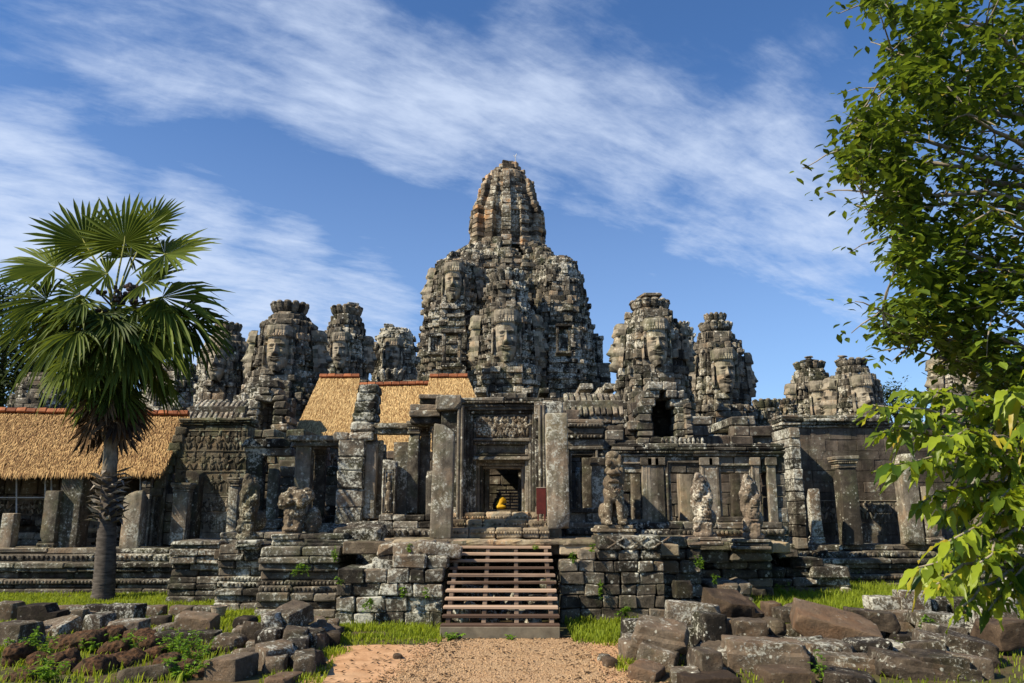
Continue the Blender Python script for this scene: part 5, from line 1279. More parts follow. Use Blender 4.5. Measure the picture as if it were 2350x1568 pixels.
# right heap
S_('lichen white block at the left corner of the right heap', 1432, 1484, 1422, 1474, 16.9, .6, 8, mat='block_lichen')
S_('small stone under the left corner block of the right heap', 1428, 1470, 1470, 1520, None, .6, 6)
S_('big flat capped stone with a step below its rim, front of the right heap', 1452, 1602, 1424, 1496, 14.9, .85, -16, -8, 10, mat='block_stone', ledge=(.25, .06), chips=5)
S_('cream faced broken block under the flat capped stone', 1462, 1580, 1474, 1560, 14.6, .8, -20, -14, mat='block_lichen', chips=6)
S_('bottom slab at the path corner of the right heap', 1440, 1548, 1520, 1590, 13.6, .8, -24, -12, mat='block_brown')
S_('white crusted long block behind the flat capped stone', 1532, 1660, 1380, 1440, 16.6, .5, -4, -4, mat='block_lichen', chips=3)
S_('upright lichen stone standing right of the capped one', 1598, 1672, 1404, 1492, 15.6, .55, 14, -4, mat='block_lichen', chips=5)
S_('pale stone wedged below the upright lichen stone', 1584, 1650, 1438, 1500, 15.9, .5, -6, mat='block_lichen')
S_('flat brown stone with a broken step, top of the right heap', 1628, 1760, 1364, 1426, 17.3, .9, 10, -5, 16, mat='block_brown', notch=(.5, .2), chips=3)
S_('dark block with round lichen rings in the right heap', 1690, 1768, 1422, 1470, 16.2, .6, -6, mat='block_stone', chips=2)
S_('shadowed stone behind the ringed block', 1640, 1700, 1420, 1480, 16.8, .6, 6)
S_('large square block with a lichen front face in the right heap', 1674, 1868, 1466, 1552, 14.3, .9, -4, -2, mat='block_stone', ledge=(.3, .05), chips=3)
S_('lichen dripped side stone left of the large square block', 1648, 1700, 1488, 1560, 14.5, .7, -14, mat='block_lichen')
S_('small block at the bottom edge left of the pair of flat tops', 1544, 1618, 1536, 1590, 13.5, .6, -6, mat='block_lichen')
S_('light flat topped stone on the bottom edge below the square block', 1564, 1704, 1548, 1600, 13.1, .6, 6, mat='block_brown')
S_('dark filler stone deep between capped stone and square block', 1596, 1660, 1490, 1560, None, .7, 8)
S_('dark filler stone under the large square block', 1690, 1860, 1545, 1600, 14.2, .8, 0)
S_('small reddish block behind the heap by the shaded wall', 1760, 1800, 1382, 1422, 18.6, .5, 4, mat='block_brown')
S_('rounded grey stone left of the huge brown slab', 1762, 1812, 1418, 1466, 16.7, .7, 10, r=.14, amp=.03)
S_('huge smooth brown slab tilted to the right', 1834, 2042, 1396, 1492, 16.0, 1.0, -12, -14, 14, mat='block_brown', chips=3, amp=.012)
S_('striped stone end sticking out behind the huge brown slab', 1958, 2074, 1398, 1454, 16.9, .7, -8, -6, mat='block_stone')
S_('wide lichen dotted block in the sunny grass, left of the pair', 2000, 2070, 1368, 1408, 18.8, .5, 2, mat='block_lichen', chips=2)
S_('block with large round white lichen spots, right of the pair in the grass', 2070, 2140, 1356, 1406, 18.7, .5, -3, mat='block_lichen', chips=1)
S_('stone beside the round spotted block, under the branch', 2138, 2176, 1376, 1408, 18.8, .5, 4)
S_('long support stone below the round spotted pair', 1990, 2140, 1402, 1440, 18.2, .7, 2)
S_('ivy grown block below the hanging branch', 2112, 2218, 1404, 1444, 17.2, .7, -4, -3, mat='block_lichen')
S_('white edged wedge under the ivy grown block', 2132, 2226, 1430, 1466, 16.6, .6, 6, -6, mat='block_lichen')
S_('long dark beam stone sloping toward the right corner, upper one', 2122, 2236, 1452, 1512, 15.4, .9, -16, -10, chips=3)
S_('big dark beam stone with a stepped side, right of the upper beam', 2180, 2336, 1452, 1556, 14.8, 1.0, -22, -14, ledge=(.2, .07), chips=4)
S_('russet stone at the right edge, nearest the bark', 2272, 2380, 1420, 1494, 15.9, .8, 10, 6, mat='block_brown')
S_('dark support under the beam stones', 2120, 2240, 1500, 1560, None, .9, -6)
S_('flat long stone in the centre bottom of the right heap', 1886, 2034, 1498, 1564, 14.2, .8, -4, -4, ledge=(.3, .05))
S_('rounded stone with white dots below the huge brown slab', 1952, 2062, 1464, 1506, 15.2, .7, -6, 3, mat='block_lichen', r=.12)
S_('broad dark slab with a worn rim at the bottom right', 2032, 2272, 1500, 1590, 13.7, 1.0, -8, -8, ledge=(.35, .06), chips=4)
S_('slanting beam along the bottom edge below the broad dark slab', 1896, 2030, 1536, 1600, 13.2, .7, -14, -8)
S_('sunlit rough stone in the bottom edge below the square block, right part', 1758, 1876, 1534, 1600, 13.3, .7, 4, 0, mat='block_brown')
S_('small pale stone lit at the foot of the ivy grown block', 2058, 2128, 1454, 1492, 16.6, .6, 4, mat='block_lichen')
S_('lichen heavy stone heap top at the right edge above the russet stone', 2256, 2350, 1384, 1446, 17.6, .7, -8, 4, mat='block_lichen', chips=5)
S_('rough pale knob of stone at the far right below the branch', 2310, 2360, 1326, 1390, 18.6, .5, 6, mat='block_lichen', r=.15)
S_('grey block behind the heap under the hanging branch', 2176, 2262, 1372, 1410, 18.9, .6, 3)
S_('long kerb like block in shade behind the brown slab', 1790, 1850, 1396, 1430, 17.6, .6, 3)
S_('small brown stone on the tuft of grass beside the path', 1384, 1418, 1510, 1534, None, .28, 12, r=.04, mat='block_brown', group='small stones by the path')
S_('light chip of stone behind the small brown one by the path', 1372, 1404, 1502, 1518, None, .2, -20, r=.04, mat='block_lichen', group='small stones by the path')
S_('small half buried stone on the left side of the gravel', 896, 924, 1502, 1514, None, .25, 14, r=.05, mat='block_brown', group='small stones by the path')
S_('dark filler stone under the nearer side of the huge brown slab', 1840, 1960, 1470, 1530, None, .9, 2)
S_('square stone at the foot of the shaded wall behind the heap', 1548, 1590, 1332, 1374, 20.2, .4, 5, group='loose blocks on the terrace')

FR = 'dark filler block wedged among the bigger stones of the right heap'; FL = 'dark filler block wedged among the bigger stones of the left heap'
for k, (u, v, s) in enumerate([(1460, 1500, .3), (1520, 1482, .35), (1575, 1505, .35), (1625, 1470, .3), (1650, 1530, .35), (1668, 1470, .3), (1700, 1445, .3), (1720, 1455, .35), (1770, 1455, .35), (1790, 1500, .4), (1830, 1475, .35), (1870, 1520, .4), (1885, 1490, .4), (1940, 1530, .35),
    (2010, 1470, .35), (2060, 1520, .4), (2090, 1470, .35), (2150, 1530, .4), (2200, 1480, .4), (2250, 1560, .4), (2040, 1440, .35), (1900, 1440, .35), (1840, 1420, .35), (2110, 1430, .3), (2260, 1470, .35)]):
    g = G(u, v); mb = MB(); mb.sharp = 34; rock(mb, (g.x, g.y + .3, .08), (s * .75, .26, .18 + .06 * (k % 3)), axes(R(U(-12, 12)), R(U(-12, 12)), R(U(-40, 40))), .03, .015, 2.4, 6, 700 + k, .075); tag(mb.build('filler_stone', 'block_stone' if k % 3 else 'block_lichen'), FR, 'stone block', 'filler blocks of the right heap')
for k, (u, v, s) in enumerate([(60, 1470, .4), (170, 1440, .35), (610, 1500, .35), (640, 1520, .4), (670, 1490, .4), (700, 1500, .4), (690, 1540, .35), (730, 1480, .4), (620, 1540, .4), (750, 1470, .35), (660, 1460, .4), (570, 1480, .35), (560, 1530, .35)]):
    g = G(u, v); mb = MB(); mb.sharp = 34; rock(mb, (g.x, g.y + .3, .08), (s * .75, .26, .18 + .07 * (k % 3)), axes(R(U(-12, 12)), R(U(-12, 12)), R(U(-40, 40))), .03, .015, 2.4, 6, 800 + k, .075); tag(mb.build('filler_stone', 'block_stone'), FL, 'stone block', 'filler blocks of the left heap')
# loose gravel, earth crumbs and fallen leaves on the path
mb = MB()
for k in range(5200):
    y = 13.0 + 5.0 * U(0, 1) ** 1.2; e = 1.95 - (y - 13.4) * .12; x = U(-e, e) if k % 3 else rnd.choice((-1, 1)) * (e + rnd.gauss(0, .22)); r_ = U(.010, .026)
    lump(mb, (x, y, .006 + r_ * .3), (r_ * U(.8, 1.5), r_, r_ * .6), rotz(U(0, 3)), 5, 3)
tag(mb.build('loose_gravel', 'gravel'), 'loose gravel scattered over the path', 'gravel', kind='stuff')
mb = MB()
for k in range(650):
    y = U(13.1, 18.2); x = rnd.choice((-1, 1)) * U(1.0, 3.0) if k % 4 else U(-1.6, 1.6); a = U(0, 6.28); l = U(.03, .07); A = axes(U(-.3, .3), U(-.3, .3), a)
    v = np.array([(-l, 0, 0), (0, l * .35, .012), (l, 0, 0), (0, -l * .35, .012)]) @ A + np.array((x, y, .022)); mb.add(v, [(0, 1, 2), (0, 2, 3)], U(0, 1))
tag(mb.build('fallen_leaves', 'dead_frond'), 'dry leaves and crumbs scattered beside the path', 'fallen leaves', kind='stuff')

# basket
p = G(502, 1400); p = P(502, 1396, 21.0); p.z = .0; rt = thing('basket', 'small woven basket standing in the grass at the foot of the terrace', 'basket', p); mb = MB(); n = 16
V = []; Fs = []
for k, (z, r_) in enumerate(((0, .12), (.1, .15), (.22, .18), (.32, .20))):
    for i in range(n): V.append((p.x + r_ * math.cos(2 * math.pi * i / n), p.y + r_ * math.sin(2 * math.pi * i / n), z))
for k in range(3):
    for i in range(n): a = k * n + i; b = k * n + (i + 1) % n; Fs.append((a, b, b + n, a + n))
mb.add(V, Fs + [tuple(range(n))[::-1]], .5); mb.build('woven_body', 'basket', rt); mb = MB(); tube(mb, [(p.x + .20 * math.cos(t * math.pi / 8), p.y + .2 * math.sin(t * math.pi / 8), .32) for t in range(17)], [.016] * 17, 6); mb.build('rim', 'basket', rt)
# ------------------------------------------------------------------ grass and weeds
def in_poly(x, y, poly):
    c = False; j = len(poly) - 1
    for i in range(len(poly)):
        xi, yi = poly[i]; xj, yj = poly[j]
        if (yi > y) != (yj > y) and x < (xj - xi) * (y - yi) / (yj - yi) + xi: c = not c
        j = i
    return c
def grass(polys, label):
    vs, fs, ts = [], [], []
    for poly, dens, h0, h1 in polys:
        xs, ys = [p[0] for p in poly], [p[1] for p in poly]
        n = int((max(xs) - min(xs)) * (max(ys) - min(ys)) * dens)
        for k in range(n):
            x, y = U(min(xs), max(xs)), U(min(ys), max(ys))
            cl = mn.noise(Vector((x * 1.1, y * 1.1, 2))) * .6 + mn.noise(Vector((x * 3.1, y * 3.1, 5))) * .4
            if cl < -.28 or not in_poly(x, y, poly): continue
            h = U(h0, h1) * (1 + .9 * cl); a = U(0, 6.283); lean = U(.1, .75); wv = U(.008, .016)
            dx, dy = math.cos(a), math.sin(a); b = len(vs)
            vs += [(x - dy * wv, y + dx * wv, -.01), (x + dy * wv, y - dx * wv, -.01), (x + dx * lean * h * .4 + dy * wv * .7, y + dy * lean * h * .4 - dx * wv * .7, h * .62),
                   (x + dx * lean * h * .4 - dy * wv * .7, y + dy * lean * h * .4 + dx * wv * .7, h * .62), (x + dx * lean * h, y + dy * lean * h, h * (1 - .25 * lean))]
            fs += [(b, b + 1, b + 2, b + 3), (b + 3, b + 2, b + 4)]; t = min(1, max(0, .5 + cl * .4 + U(-.3, .3))); ts += [t, t]
    mb = MB(); mb.add(vs, fs, ts); return tag(mb.build('grass', 'grass_blade', origin=(0, 20, 0)), label, 'grass', kind='stuff')
grass([([(-19, 19.2), (-4.9, 19.2), (-4.9, 22.3), (-6.5, 23.2), (-8.6, 24.6), (-11, 26.9), (-19, 26.9)], 420, .06, .17), ([(-4.8, 16.9), (-3.2, 17.0), (-1.5, 17.3), (-1.42, 17.9), (-4.6, 17.8)], 260, .04, .12), ([(1.3, 17.3), (2.9, 16.6), (2.9, 17.4), (1.3, 17.9)], 240, .04, .12), ([(-4.6, 17.7), (-1.42, 17.95), (-1.42, 19.9), (-4.6, 19.8)], 620, .05, .16),
       ([(-4.9, 16.4), (-3.4, 15.2), (-3.1, 16.5), (-4.0, 18.2), (-4.9, 18.6)], 420, .05, .14), ([(-4.0, 13.4), (-3.0, 13.4), (-3.2, 15.4), (-3.9, 16)], 420, .05, .14)], 'bright short grass left of the path and along the terrace foot')
grass([([(1.28, 17.5), (2.9, 17.3), (3.1, 20.4), (1.28, 20.4)], 620, .06, .22), ([(5.6, 18.5), (17, 18.5), (18, 28.8), (7.9, 28.8), (6.3, 24)], 420, .08, .36), ([(1.75, 14.4), (2.5, 14.2), (2.6, 16.8), (1.95, 15.6)], 520, .05, .13), ([(2.6, 13), (13, 13), (13, 18), (5, 18.5), (2.8, 16)], 60, .05, .14)], 'bright grass right of the stair and in the sunken court')
grass([([(-11, 13), (-5.2, 13), (-5.2, 19.2), (-13, 19.2)], 110, .06, .2)], 'sparse grass between the red brown rocks')
def weed(label, p, h, spread, n, group='leafy weeds on the stones', mat='weed_leaf', leaf=.09, vine=False):
    rt = thing('weed', label, 'plant', p, group); st = MB(); lf, fs, ts = [], [], []; k0 = max(2, n // 14)
    for k in range(k0):
        a = U(0, 6.28); d = Vector((math.cos(a) * spread * U(.2, 1), math.sin(a) * spread * U(.2, .8), h * U(.6, 1.1)))
        if vine: d = Vector((U(-spread, spread), U(-.12, -.02), -h * U(.3, 1)))
        pts = [p + d * t + Vector((U(-.02, .02), 0, 0)) for t in (0, .35, .7, 1)]; tube(st, pts, [.008, .007, .005, .003], 4, .4)
        for j in range(n // k0):
            t = U(.15, 1); q = p + d * t; ang = U(0, 6.28); L = leaf * U(.6, 1.2); up = U(-.35, .55)
            ax_ = Vector((math.cos(ang), math.sin(ang), up)).normalized(); sd = ax_.cross(Vector((0, 0, 1))).normalized() * L * .26; b = len(lf); mid = q + ax_ * L * .5 + Vector((0, 0, -.01))
            lf.extend([q, mid + sd + Vector((0, 0, .015)), q + ax_ * L + Vector((0, 0, -L * .2)), mid - sd + Vector((0, 0, .015)), mid]); fs.extend([(b, b + 1, b + 4), (b + 1, b + 2, b + 4), (b + 2, b + 3, b + 4), (b + 3, b, b + 4)]); ts.extend([U(0, 1)] * 4)
    st.build('stem', 'weed_leaf', rt); mb = MB(); mb.add([tuple(v) for v in lf], fs, ts); mb.build('foliage', mat, rt); return rt
for lab, u, v, Y, h, s, n, vine in [('tall single weed rising from the grooved terrace stones', 768, 1290, 21.2, .42, .10, 60, False), ('creeping weed hanging over the bead carved base', 690, 1292, 21.2, .35, .45, 110, True), ('small weed under the leftmost broken statue', 628, 1260, 22.3, .22, .16, 50, False),
    ('bright broad leaved weed growing from a joint of the left retaining wall', 925, 1372, 19.75, .26, .14, 44, False), ('grey green weed right of the bright one on the wall', 980, 1372, 19.75, .22, .14, 40, False), ('dark trailing weed low on the left retaining wall', 850, 1372, 19.75, .42, .18, 110, True),
    ('little weed on the wall beside the carved base', 778, 1342, 19.8, .18, .08, 26, False), ('weed between the stones left of the stair head', 938, 1268, 20.2, .22, .10, 36, False), ('weed cluster by the upper right of the stair', 1316, 1294, 20.3, .34, .10, 60, False), ('leafy sprig at the stair head between the treads', 1226, 1262, 21.0, .14, .16, 24, False),
    ('weed by the crossed lozenge stones', 1358, 1268, 20.3, .24, .08, 36, False), ('thin vine down the middle of the right retaining wall', 1378, 1330, 20.3, .5, .05, 40, True), ('bushy weed in the shade below the pale serpent', 1608, 1306, 22.0, .32, .2, 80, False), ('creeper at the foot of the right retaining wall', 1440, 1392, 20.2, .3, .5, 110, True),
    ('weed in the joint beside the white crusted block', 1640, 1342, 22.0, .25, .15, 46, False), ('ivy hanging over the block below the branch', 2122, 1410, 17.0, .5, .3, 90, True)]:
    weed(lab, P(u, v, Y), h, s, n, vine=vine)
for lab, u, v, h, s, n in [('ferny weed clump at the lower left edge', 60, 1508, .5, .38, 170), ('pale green weed beside the dim porous rock', 92, 1520, .42, .35, 150), ('weed clump at the bottom below the pitted rock', 108, 1566, .4, .45, 170), ('bright weed in the middle of the red brown rocks', 290, 1502, .42, .4, 160),
    ('tall flowering weeds below the nicked slab', 412, 1510, .5, .6, 240), ('weeds on the right fringe of the rocks', 446, 1530, .45, .4, 170), ('low weed in front of the curved rock', 205, 1500, .3, .3, 90), ('weed by the bottom right of the left heap', 420, 1562, .34, .5, 150), ('sprouting weed at the left edge of the heap', 28, 1490, .35, .25, 80), ('weed growing between stacked pair and rounded rock', 236, 1470, .3, .25, 70),
    ('weed at the foot of the bottom beam in the right heap', 1890, 1568, .5, .18, 50), ('weed tuft left of the huge brown slab', 1812, 1470, .3, .2, 60), ('ground weeds below the ivy grown block', 2070, 1492, .22, .4, 90), ('shrubby weed in the sunken court', 1850, 1362, .55, .5, 200), ('shrubby weed by the back of the court', 1960, 1350, .5, .6, 190), ('leafy weed behind the round spotted pair', 2040, 1400, .45, .35, 140), ('weed in the court near the shaded wall', 1806, 1380, .5, .4, 150), ('weed by the right edge below the russet stone', 2312, 1500, .4, .3, 90),
    ('weed at the foot of the stair on the left', 1034, 1470, .16, .3, 70), ('weed at the foot of the stair near its middle', 1168, 1470, .10, .16, 30)]:
    g = G(u, v); weed(lab, g, h, s, n, 'leafy weeds in the grass', leaf=.11)

# ------------------------------------------------------------------ sugar palm
def palm():
    Y = 25.6; base = G(236, 1378); base = Vector((P(236, 1376, Y).x, Y, 0)); top = P(264, 700, Y); root = thing('sugar_palm', 'tall fan palm with a dark trunk and a skirt of dead leaves on the left', 'tree', base)
    def at(v): t = (1376 - v) / (1376 - 700); return Vector((P(236 + 30 * max(0, t) ** .8, v, Y).x, Y, P(250, v, Y).z))
    mb = MB(); vs_ = [1378, 1360, 1330, 1290, 1240, 1190, 1140, 1090]; rr_ = [27, 23.5, 22.5, 21.5, 20, 18.5, 17, 16]; k = Y / F
    pts = [at(v) for v in vs_]; pts[0].z = -.05; fine, fr = [], []
    for i in range(len(pts) - 1):
        for j in range(10): t = j / 10; fine.append(pts[i].lerp(pts[i + 1], t)); fr.append((rr_[i] * (1 - t) + rr_[i + 1] * t) * k * ((1.035 if j % 2 else .97) + U(-.02, .02)))
    tube(mb, fine, fr, 16, .5); mb.build('trunk', 'palm_trunk', root, True)
    mb = MB(); pts = [at(v) for v in (1095, 1060, 1000, 900, 760)]; tube(mb, pts, [16 * k, 15 * k, 14 * k, 13 * k, 10 * k], 14, .5); mb.build('upper_trunk', 'bark_pale', root, True)
    for i in range(70):                                 # old leaf bases
        v = 1084 + 118 * (i / 70) ** .9; c = at(v); a = i * 2.4; r_ = 21 * k; out = Vector((math.cos(a), math.sin(a), 0)); sd = Vector((-out.y, out.x, 0)); mb = MB(); L = U(.25, .6) * (1.3 if v < 1120 else .8); wv = U(.07, .14)
        p0 = c + out * r_ * .8; p1 = c + out * (r_ + .14) + Vector((0, 0, .10)); p2 = c + out * (r_ + .16 + L * .5) + Vector((0, 0, U(-.12, .22))) + sd * U(-.15, .15)
        mb.add([tuple(q) for q in (p0 - sd * wv, p0 + sd * wv, p1 + sd * wv * .8 + out * .02, p1 - sd * wv * .8 + out * .02, p2, p1 + out * .05 - Vector((0, 0, .06)))], [(0, 1, 2, 3), (3, 2, 4), (1, 5, 2), (2, 5, 4), (0, 3, 5), (3, 4, 5)], U(0, 1)); mb.build('leaf_base', 'palm_boot', root)
    def frond(h, d, n, L, droop, A=132, segs=26, mat='palm_leaf', ragged=.2, name='frond', web=.5, start=None):
        """fan leaf: h where the stalk meets the blade, d its axis, n the side that faces up"""
        d = d.normalized(); s = d.cross(n).normalized(); n = s.cross(d).normalized(); vs, fs, ts = [], [], []; tone = U(0, 1); da = R(A) * 2 / segs
        for i in range(segs):
            if U(0, 1) < .05: continue
            a = -R(A) + da * (i + .5); f = abs(a) / R(A); l = L * (1 - .32 * f * f) * U(1 - ragged, 1 + ragged * .4); bend = droop * U(.5, 1.7); b = len(vs); fold = L * .022
            def pt(ang, r, lift): q = h + (d * math.cos(ang) + s * math.sin(ang)) * (l * r) + n * (lift + l * r * (.20 * f - .02)); q.z -= bend * l * r ** 2.4; return q
            w0, w1 = da * .5, da * .30
            tw = U(-.03, .03)
            vs += [pt(a, .0, 0), pt(a - w0, web, fold), pt(a, web, -fold), pt(a + w0, web, fold), pt(a - w1 + tw, .78, fold * .7), pt(a + tw, .78, -fold * .3), pt(a + w1 + tw, .78, fold * .7), pt(a + tw * 1.6, 1.0, 0)]
            fs += [(b, b + 1, b + 2), (b, b + 2, b + 3), (b + 1, b + 4, b + 5, b + 2), (b + 2, b + 5, b + 6, b + 3), (b + 4, b + 7, b + 5), (b + 5, b + 7, b + 6)]; t = min(1, max(0, tone * .6 + U(0, .4))); ts += [t] * 6
        mb = MB(); mb.add([tuple(v) for v in vs], fs, ts); o = mb.build(name, mat, root)
        if start is not None:
            m_ = start.lerp(h, .5) + Vector((0, 0, (h - start).length * .06)); mb = MB(); tube(mb, [start, m_, h, h + d * L * .12], [.05, .035, .028, .008], 6, U(0, 1)); mb.build('leaf_stalk', 'petiole' if mat == 'palm_leaf' else 'dead_frond', o)
    C0 = at(712)
    for (u, v, ang, Rpx, dy, droop, A) in [(196, 560, 122, 122, -.1, .04, 125), (286, 556, 92, 118, -.15, .03, 128), (345, 520, 62, 92, .45, .04, 125), (378, 584, 18, 132, -.1, .16, 128), (126, 614, 172, 128, -.2, .12, 120), (247, 628, 192, 96, -.5, .10, 115),
        (300, 590, 60, 100, .6, .06, 125), (230, 575, 110, 95, .6, .06, 125), (107, 688, 188, 132, -.2, .22, 110), (184, 678, 214, 112, -.6, .25, 115), (372, 682, -14, 150, -.25, .30, 110), (330, 650, 20, 100, -.5, .12, 120), (70, 740, 196, 100, .3, .25, 110),
        (150, 740, 222, 128, -.5, .32, 110), (235, 745, 250, 118, -.8, .34, 115), (330, 745, -62, 130, -.7, .34, 115), (410, 720, -38, 128, .1, .34, 110), (445, 745, -20, 100, .3, .3, 110), (290, 760, -90, 120, -.9, .3, 118)]:
        h = P(u, v, Y + dy * 1.3); d = Vector((math.cos(R(ang)), dy * .35, math.sin(R(ang)))); n = Vector((-.25 * math.cos(R(ang)), -1.0 + U(-.2, .2), .55 if ang < 140 and ang > 30 else .9)); frond(h, d, n, Rpx * k * 1.12, droop, A, 30, start=C0 + Vector((U(-.1, .1), U(-.1, .1), U(-.2, .3))))
    for i in range(52):                                 # drooping older leaves all round
        a = 2 * math.pi * i * .381966; el = U(-.95, .25) if i > 8 else U(0, .5); out = Vector((math.cos(a), math.sin(a) * 1.0, 0)); start = at(U(715, 790)); dst = U(.9, 2.0); h = start + out * dst * math.cos(el) + Vector((0, 0, dst * math.sin(el) * .9))
        dd = out * math.cos(el) + Vector((0, 0, math.sin(el) - .45)); frond(h, dd, Vector((0, 0, 1)) + out * .5, U(1.0, 1.5), U(.15, .7), U(85, 125), 24, start=start)
    for i in range(16):                                 # inner shaded skirt, still green
        a = 2 * math.pi * i * .381966 + 1; out = Vector((math.cos(a), math.sin(a), 0)); start = at(U(790, 880)); h = start + out * U(.35, .8) + Vector((0, 0, -U(.1, .5))); frond(h, out * .55 + Vector((0, 0, -1)), out, U(.9, 1.4), .15, U(60, 95), 18, start=start)
    for i in range(20):                                 # dead brown skirt
        a = 2 * math.pi * i * .381966; out = Vector((math.cos(a), math.sin(a), 0)); start = at(U(880, 950)); h = start + out * U(.2, .6) + Vector((0, 0, -U(.1, .4))); frond(h, out * U(.15, .6) + Vector((0, 0, -1)), out, U(1.1, 1.55), .05, U(40, 75), 15, 'dead_frond', .25, 'dead_frond', .6, start)
    for c, n_, s in ((P(288, 676, Y - .5), 46, .42), (P(350, 704, Y - .2), 22, .3), (P(224, 668, Y - .4), 6, .2), (P(236, 725, Y - .4), 14, .25)):
        mb = MB()
        for i in range(n_): q = c + Vector((U(-s, s), U(-.2, .2), U(-s, s) * .75)); r_ = U(.06, .09); lump(mb, q, (r_, r_, r_), None, 7, 5)
        tube(mb, [C0, c], [.04, .03], 5); mb.build('fruit_cluster', 'fruit', root)
palm()

# ------------------------------------------------------------------ broad leaved trees
def leaf_cloud(mb_lists, q, n, rad, L, droop=.5, wr=.42, dirbias=None):
    lf, fs, ts = mb_lists
    for j in range(n):
        o = Vector((rnd.gauss(0, 1), rnd.gauss(0, 1), rnd.gauss(0, .8))) * rad; a = U(0, 6.283); ax_ = Vector((math.cos(a), math.sin(a), -droop * U(.2, 1.5)))
        if dirbias: ax_ += dirbias * U(.3, 1)
        ax_.normalize(); sd = ax_.cross(Vector((U(-.4, .4), U(-.4, .4), 1))).normalized(); nn = sd.cross(ax_); l = L * U(.65, 1.25); b = len(lf); p = q + o
        m1, m2 = p + ax_ * l * .38 - nn * l * .03, p + ax_ * l * .72 - nn * l * .02; w1, w2 = sd * l * wr * .5, sd * l * wr * .40
        lf.extend([p, m1 + w1 + nn * l * .06, m2 + w2 + nn * l * .05, p + ax_ * l - nn * l * .10, m2 - w2 + nn * l * .05, m1 - w1 + nn * l * .06, m1, m2])
        fs.extend([(b, b + 6, b + 1), (b + 1, b + 6, b + 7, b + 2), (b + 2, b + 7, b + 3), (b + 3, b + 7, b + 4), (b + 4, b + 7, b + 6, b + 5), (b + 5, b + 6, b)]); t = U(0, 1); ts.extend([t] * 6)
def limb(mb, a, b, r0, r1, sag=.1, n=6, wig=.06, tint=.6):
    pts = []
    L = (b - a).length
    for i in range(n + 1):
        t = i / n; p = a.lerp(b, t); p.z += math.sin(t * math.pi) * sag * L; p += Vector((U(-wig, wig), U(-wig, wig), U(-wig, wig))) * L * .3 * (1 if 0 < i < n else 0); pts.append(p)
    tube(mb, pts, [r0 + (r1 - r0) * i / n for i in range(n + 1)], 7, tint); return pts
def big_tree():
    root = thing('leafy_tree', 'large leafy tree filling the right side with pale branches', 'tree', (9.6, 11.5, 0)); V = Vector
    mb = MB(); tube(mb, [V((9.6, 11.5, -.1)), V((9.5, 11.6, 2)), V((9.3, 11.5, 4.5)), V((9.2, 11.4, 7)), V((9.0, 11.2, 9.5)), V((8.9, 11.3, 13))], [.42, .34, .28, .22, .16, .08], 12, .5); mb.build('trunk', 'bark_pale', root, True)
    br = MB(); L3 = ([], [], []); nodes = []
    left = [(-60, 1930), (0, 1948), (20, 1962), (45, 2020), (62, 2070), (80, 2120), (95, 2060), (112, 2012), (150, 2004), (190, 1990), (230, 1962), (268, 1925), (300, 1905), (335, 1892), (365, 1888), (395, 1902), (430, 1940), (460, 1968), (500, 1968), (530, 2006), (560, 2010), (590, 2008), (620, 2034), (650, 2060), (680, 2040), (705, 1992), (740, 1984), (768, 2000), (790, 2040), (815, 2065), (832, 2130), (845, 2190), (875, 2225), (920, 2215), (1000, 2230)]
    lv, lu = [a for a, _ in left], [b + 34 for _, b in left]
    src = [V((9.3, 11.5, 4.0)), V((9.25, 11.45, 5.5)), V((9.2, 11.4, 7)), V((9.1, 11.3, 8.2)), V((9.0, 11.2, 9.5)), V((8.9, 11.3, 12))]
    for (u, v, Y) in [(1958, 8, 11), (2015, 118, 10.4), (1995, 200, 11.6), (1930, 275, 10.2), (1896, 345, 10.8), (1945, 440, 10.3), (1975, 490, 11.4), (2014, 545, 10.6), (2040, 640, 11.2), (1992, 715, 9.8), (2000, 760, 10.3), (2060, 800, 10.8), (2140, 825, 10.6), (2240, 920, 11), (2190, 262, 9.6), (2230, 60, 9.8), (2250, 480, 9.4), (2240, 700, 9.6), (2150, 330, 10.9), (2170, 600, 10.2)]:
        b = P(u + 32, v, Y); a = min(src, key=lambda q: abs(q.z - (b.z - .6))); pts = limb(br, a, b, .075 if v != 262 else .11, .010, .04, 7, .08); nodes += pts[2:]
        for q in pts[3:]:
            for k in range(2): e = q + V((U(-.5, .2), U(-.5, .5), U(-.3, .35))); limb(br, q, e, .014, .005, .05, 3, .1); leaf_cloud(L3, e, 7, .10, .155)
        leaf_cloud(L3, b, 9, .09, .15, .6, dirbias=V((-.6, 0, -.2)))
    for k in range(1800):
        v = U(-50, 1000); ul = float(np.interp(v, lv, lu)); u = ul + 6 + abs(rnd.gauss(0, 1)) * 190
        if u > 2480: u = U(ul + 40, 2480)
        hole = mn.noise(Vector((u / 75, v / 60, 3)))
        if hole < -.05 and u < ul + 420: continue
        Yd = U(9.2, 13.0); q = P(u, v, Yd)
        near = min(nodes, key=lambda m: (m - q).length_squared)
        if k % 9 == 0 and (near - q).length < 1.6: limb(br, near, q, .014, .005, .03, 3, .1)
        leaf_cloud(L3, q, 10, .13, U(.15, .21), wr=.5)
    for k in range(16):                               # the side of the crown that hangs beyond the picture
        a = U(-1.9, 1.9); b = V((9.2 + math.cos(a) * U(1.4, 3.4), 11.4 + math.sin(a) * U(1.4, 3.4), U(5, 13.5))); pts = limb(br, min(src, key=lambda q: abs(q.z - b.z + .8)), b, .06, .012, .05, 6, .08)
        for q in pts[2:]:
            for j in range(7): leaf_cloud(L3, q + V((rnd.gauss(0, .5), rnd.gauss(0, .5), rnd.gauss(0, .45))), 10, .16, .19, wr=.5)
    br.build('branches', 'bark_pale', root, True); mb = MB(); mb.add([tuple(v) for v in L3[0]], L3[1], L3[2]); mb.build('foliage', 'tree_leaf', root)
big_tree()
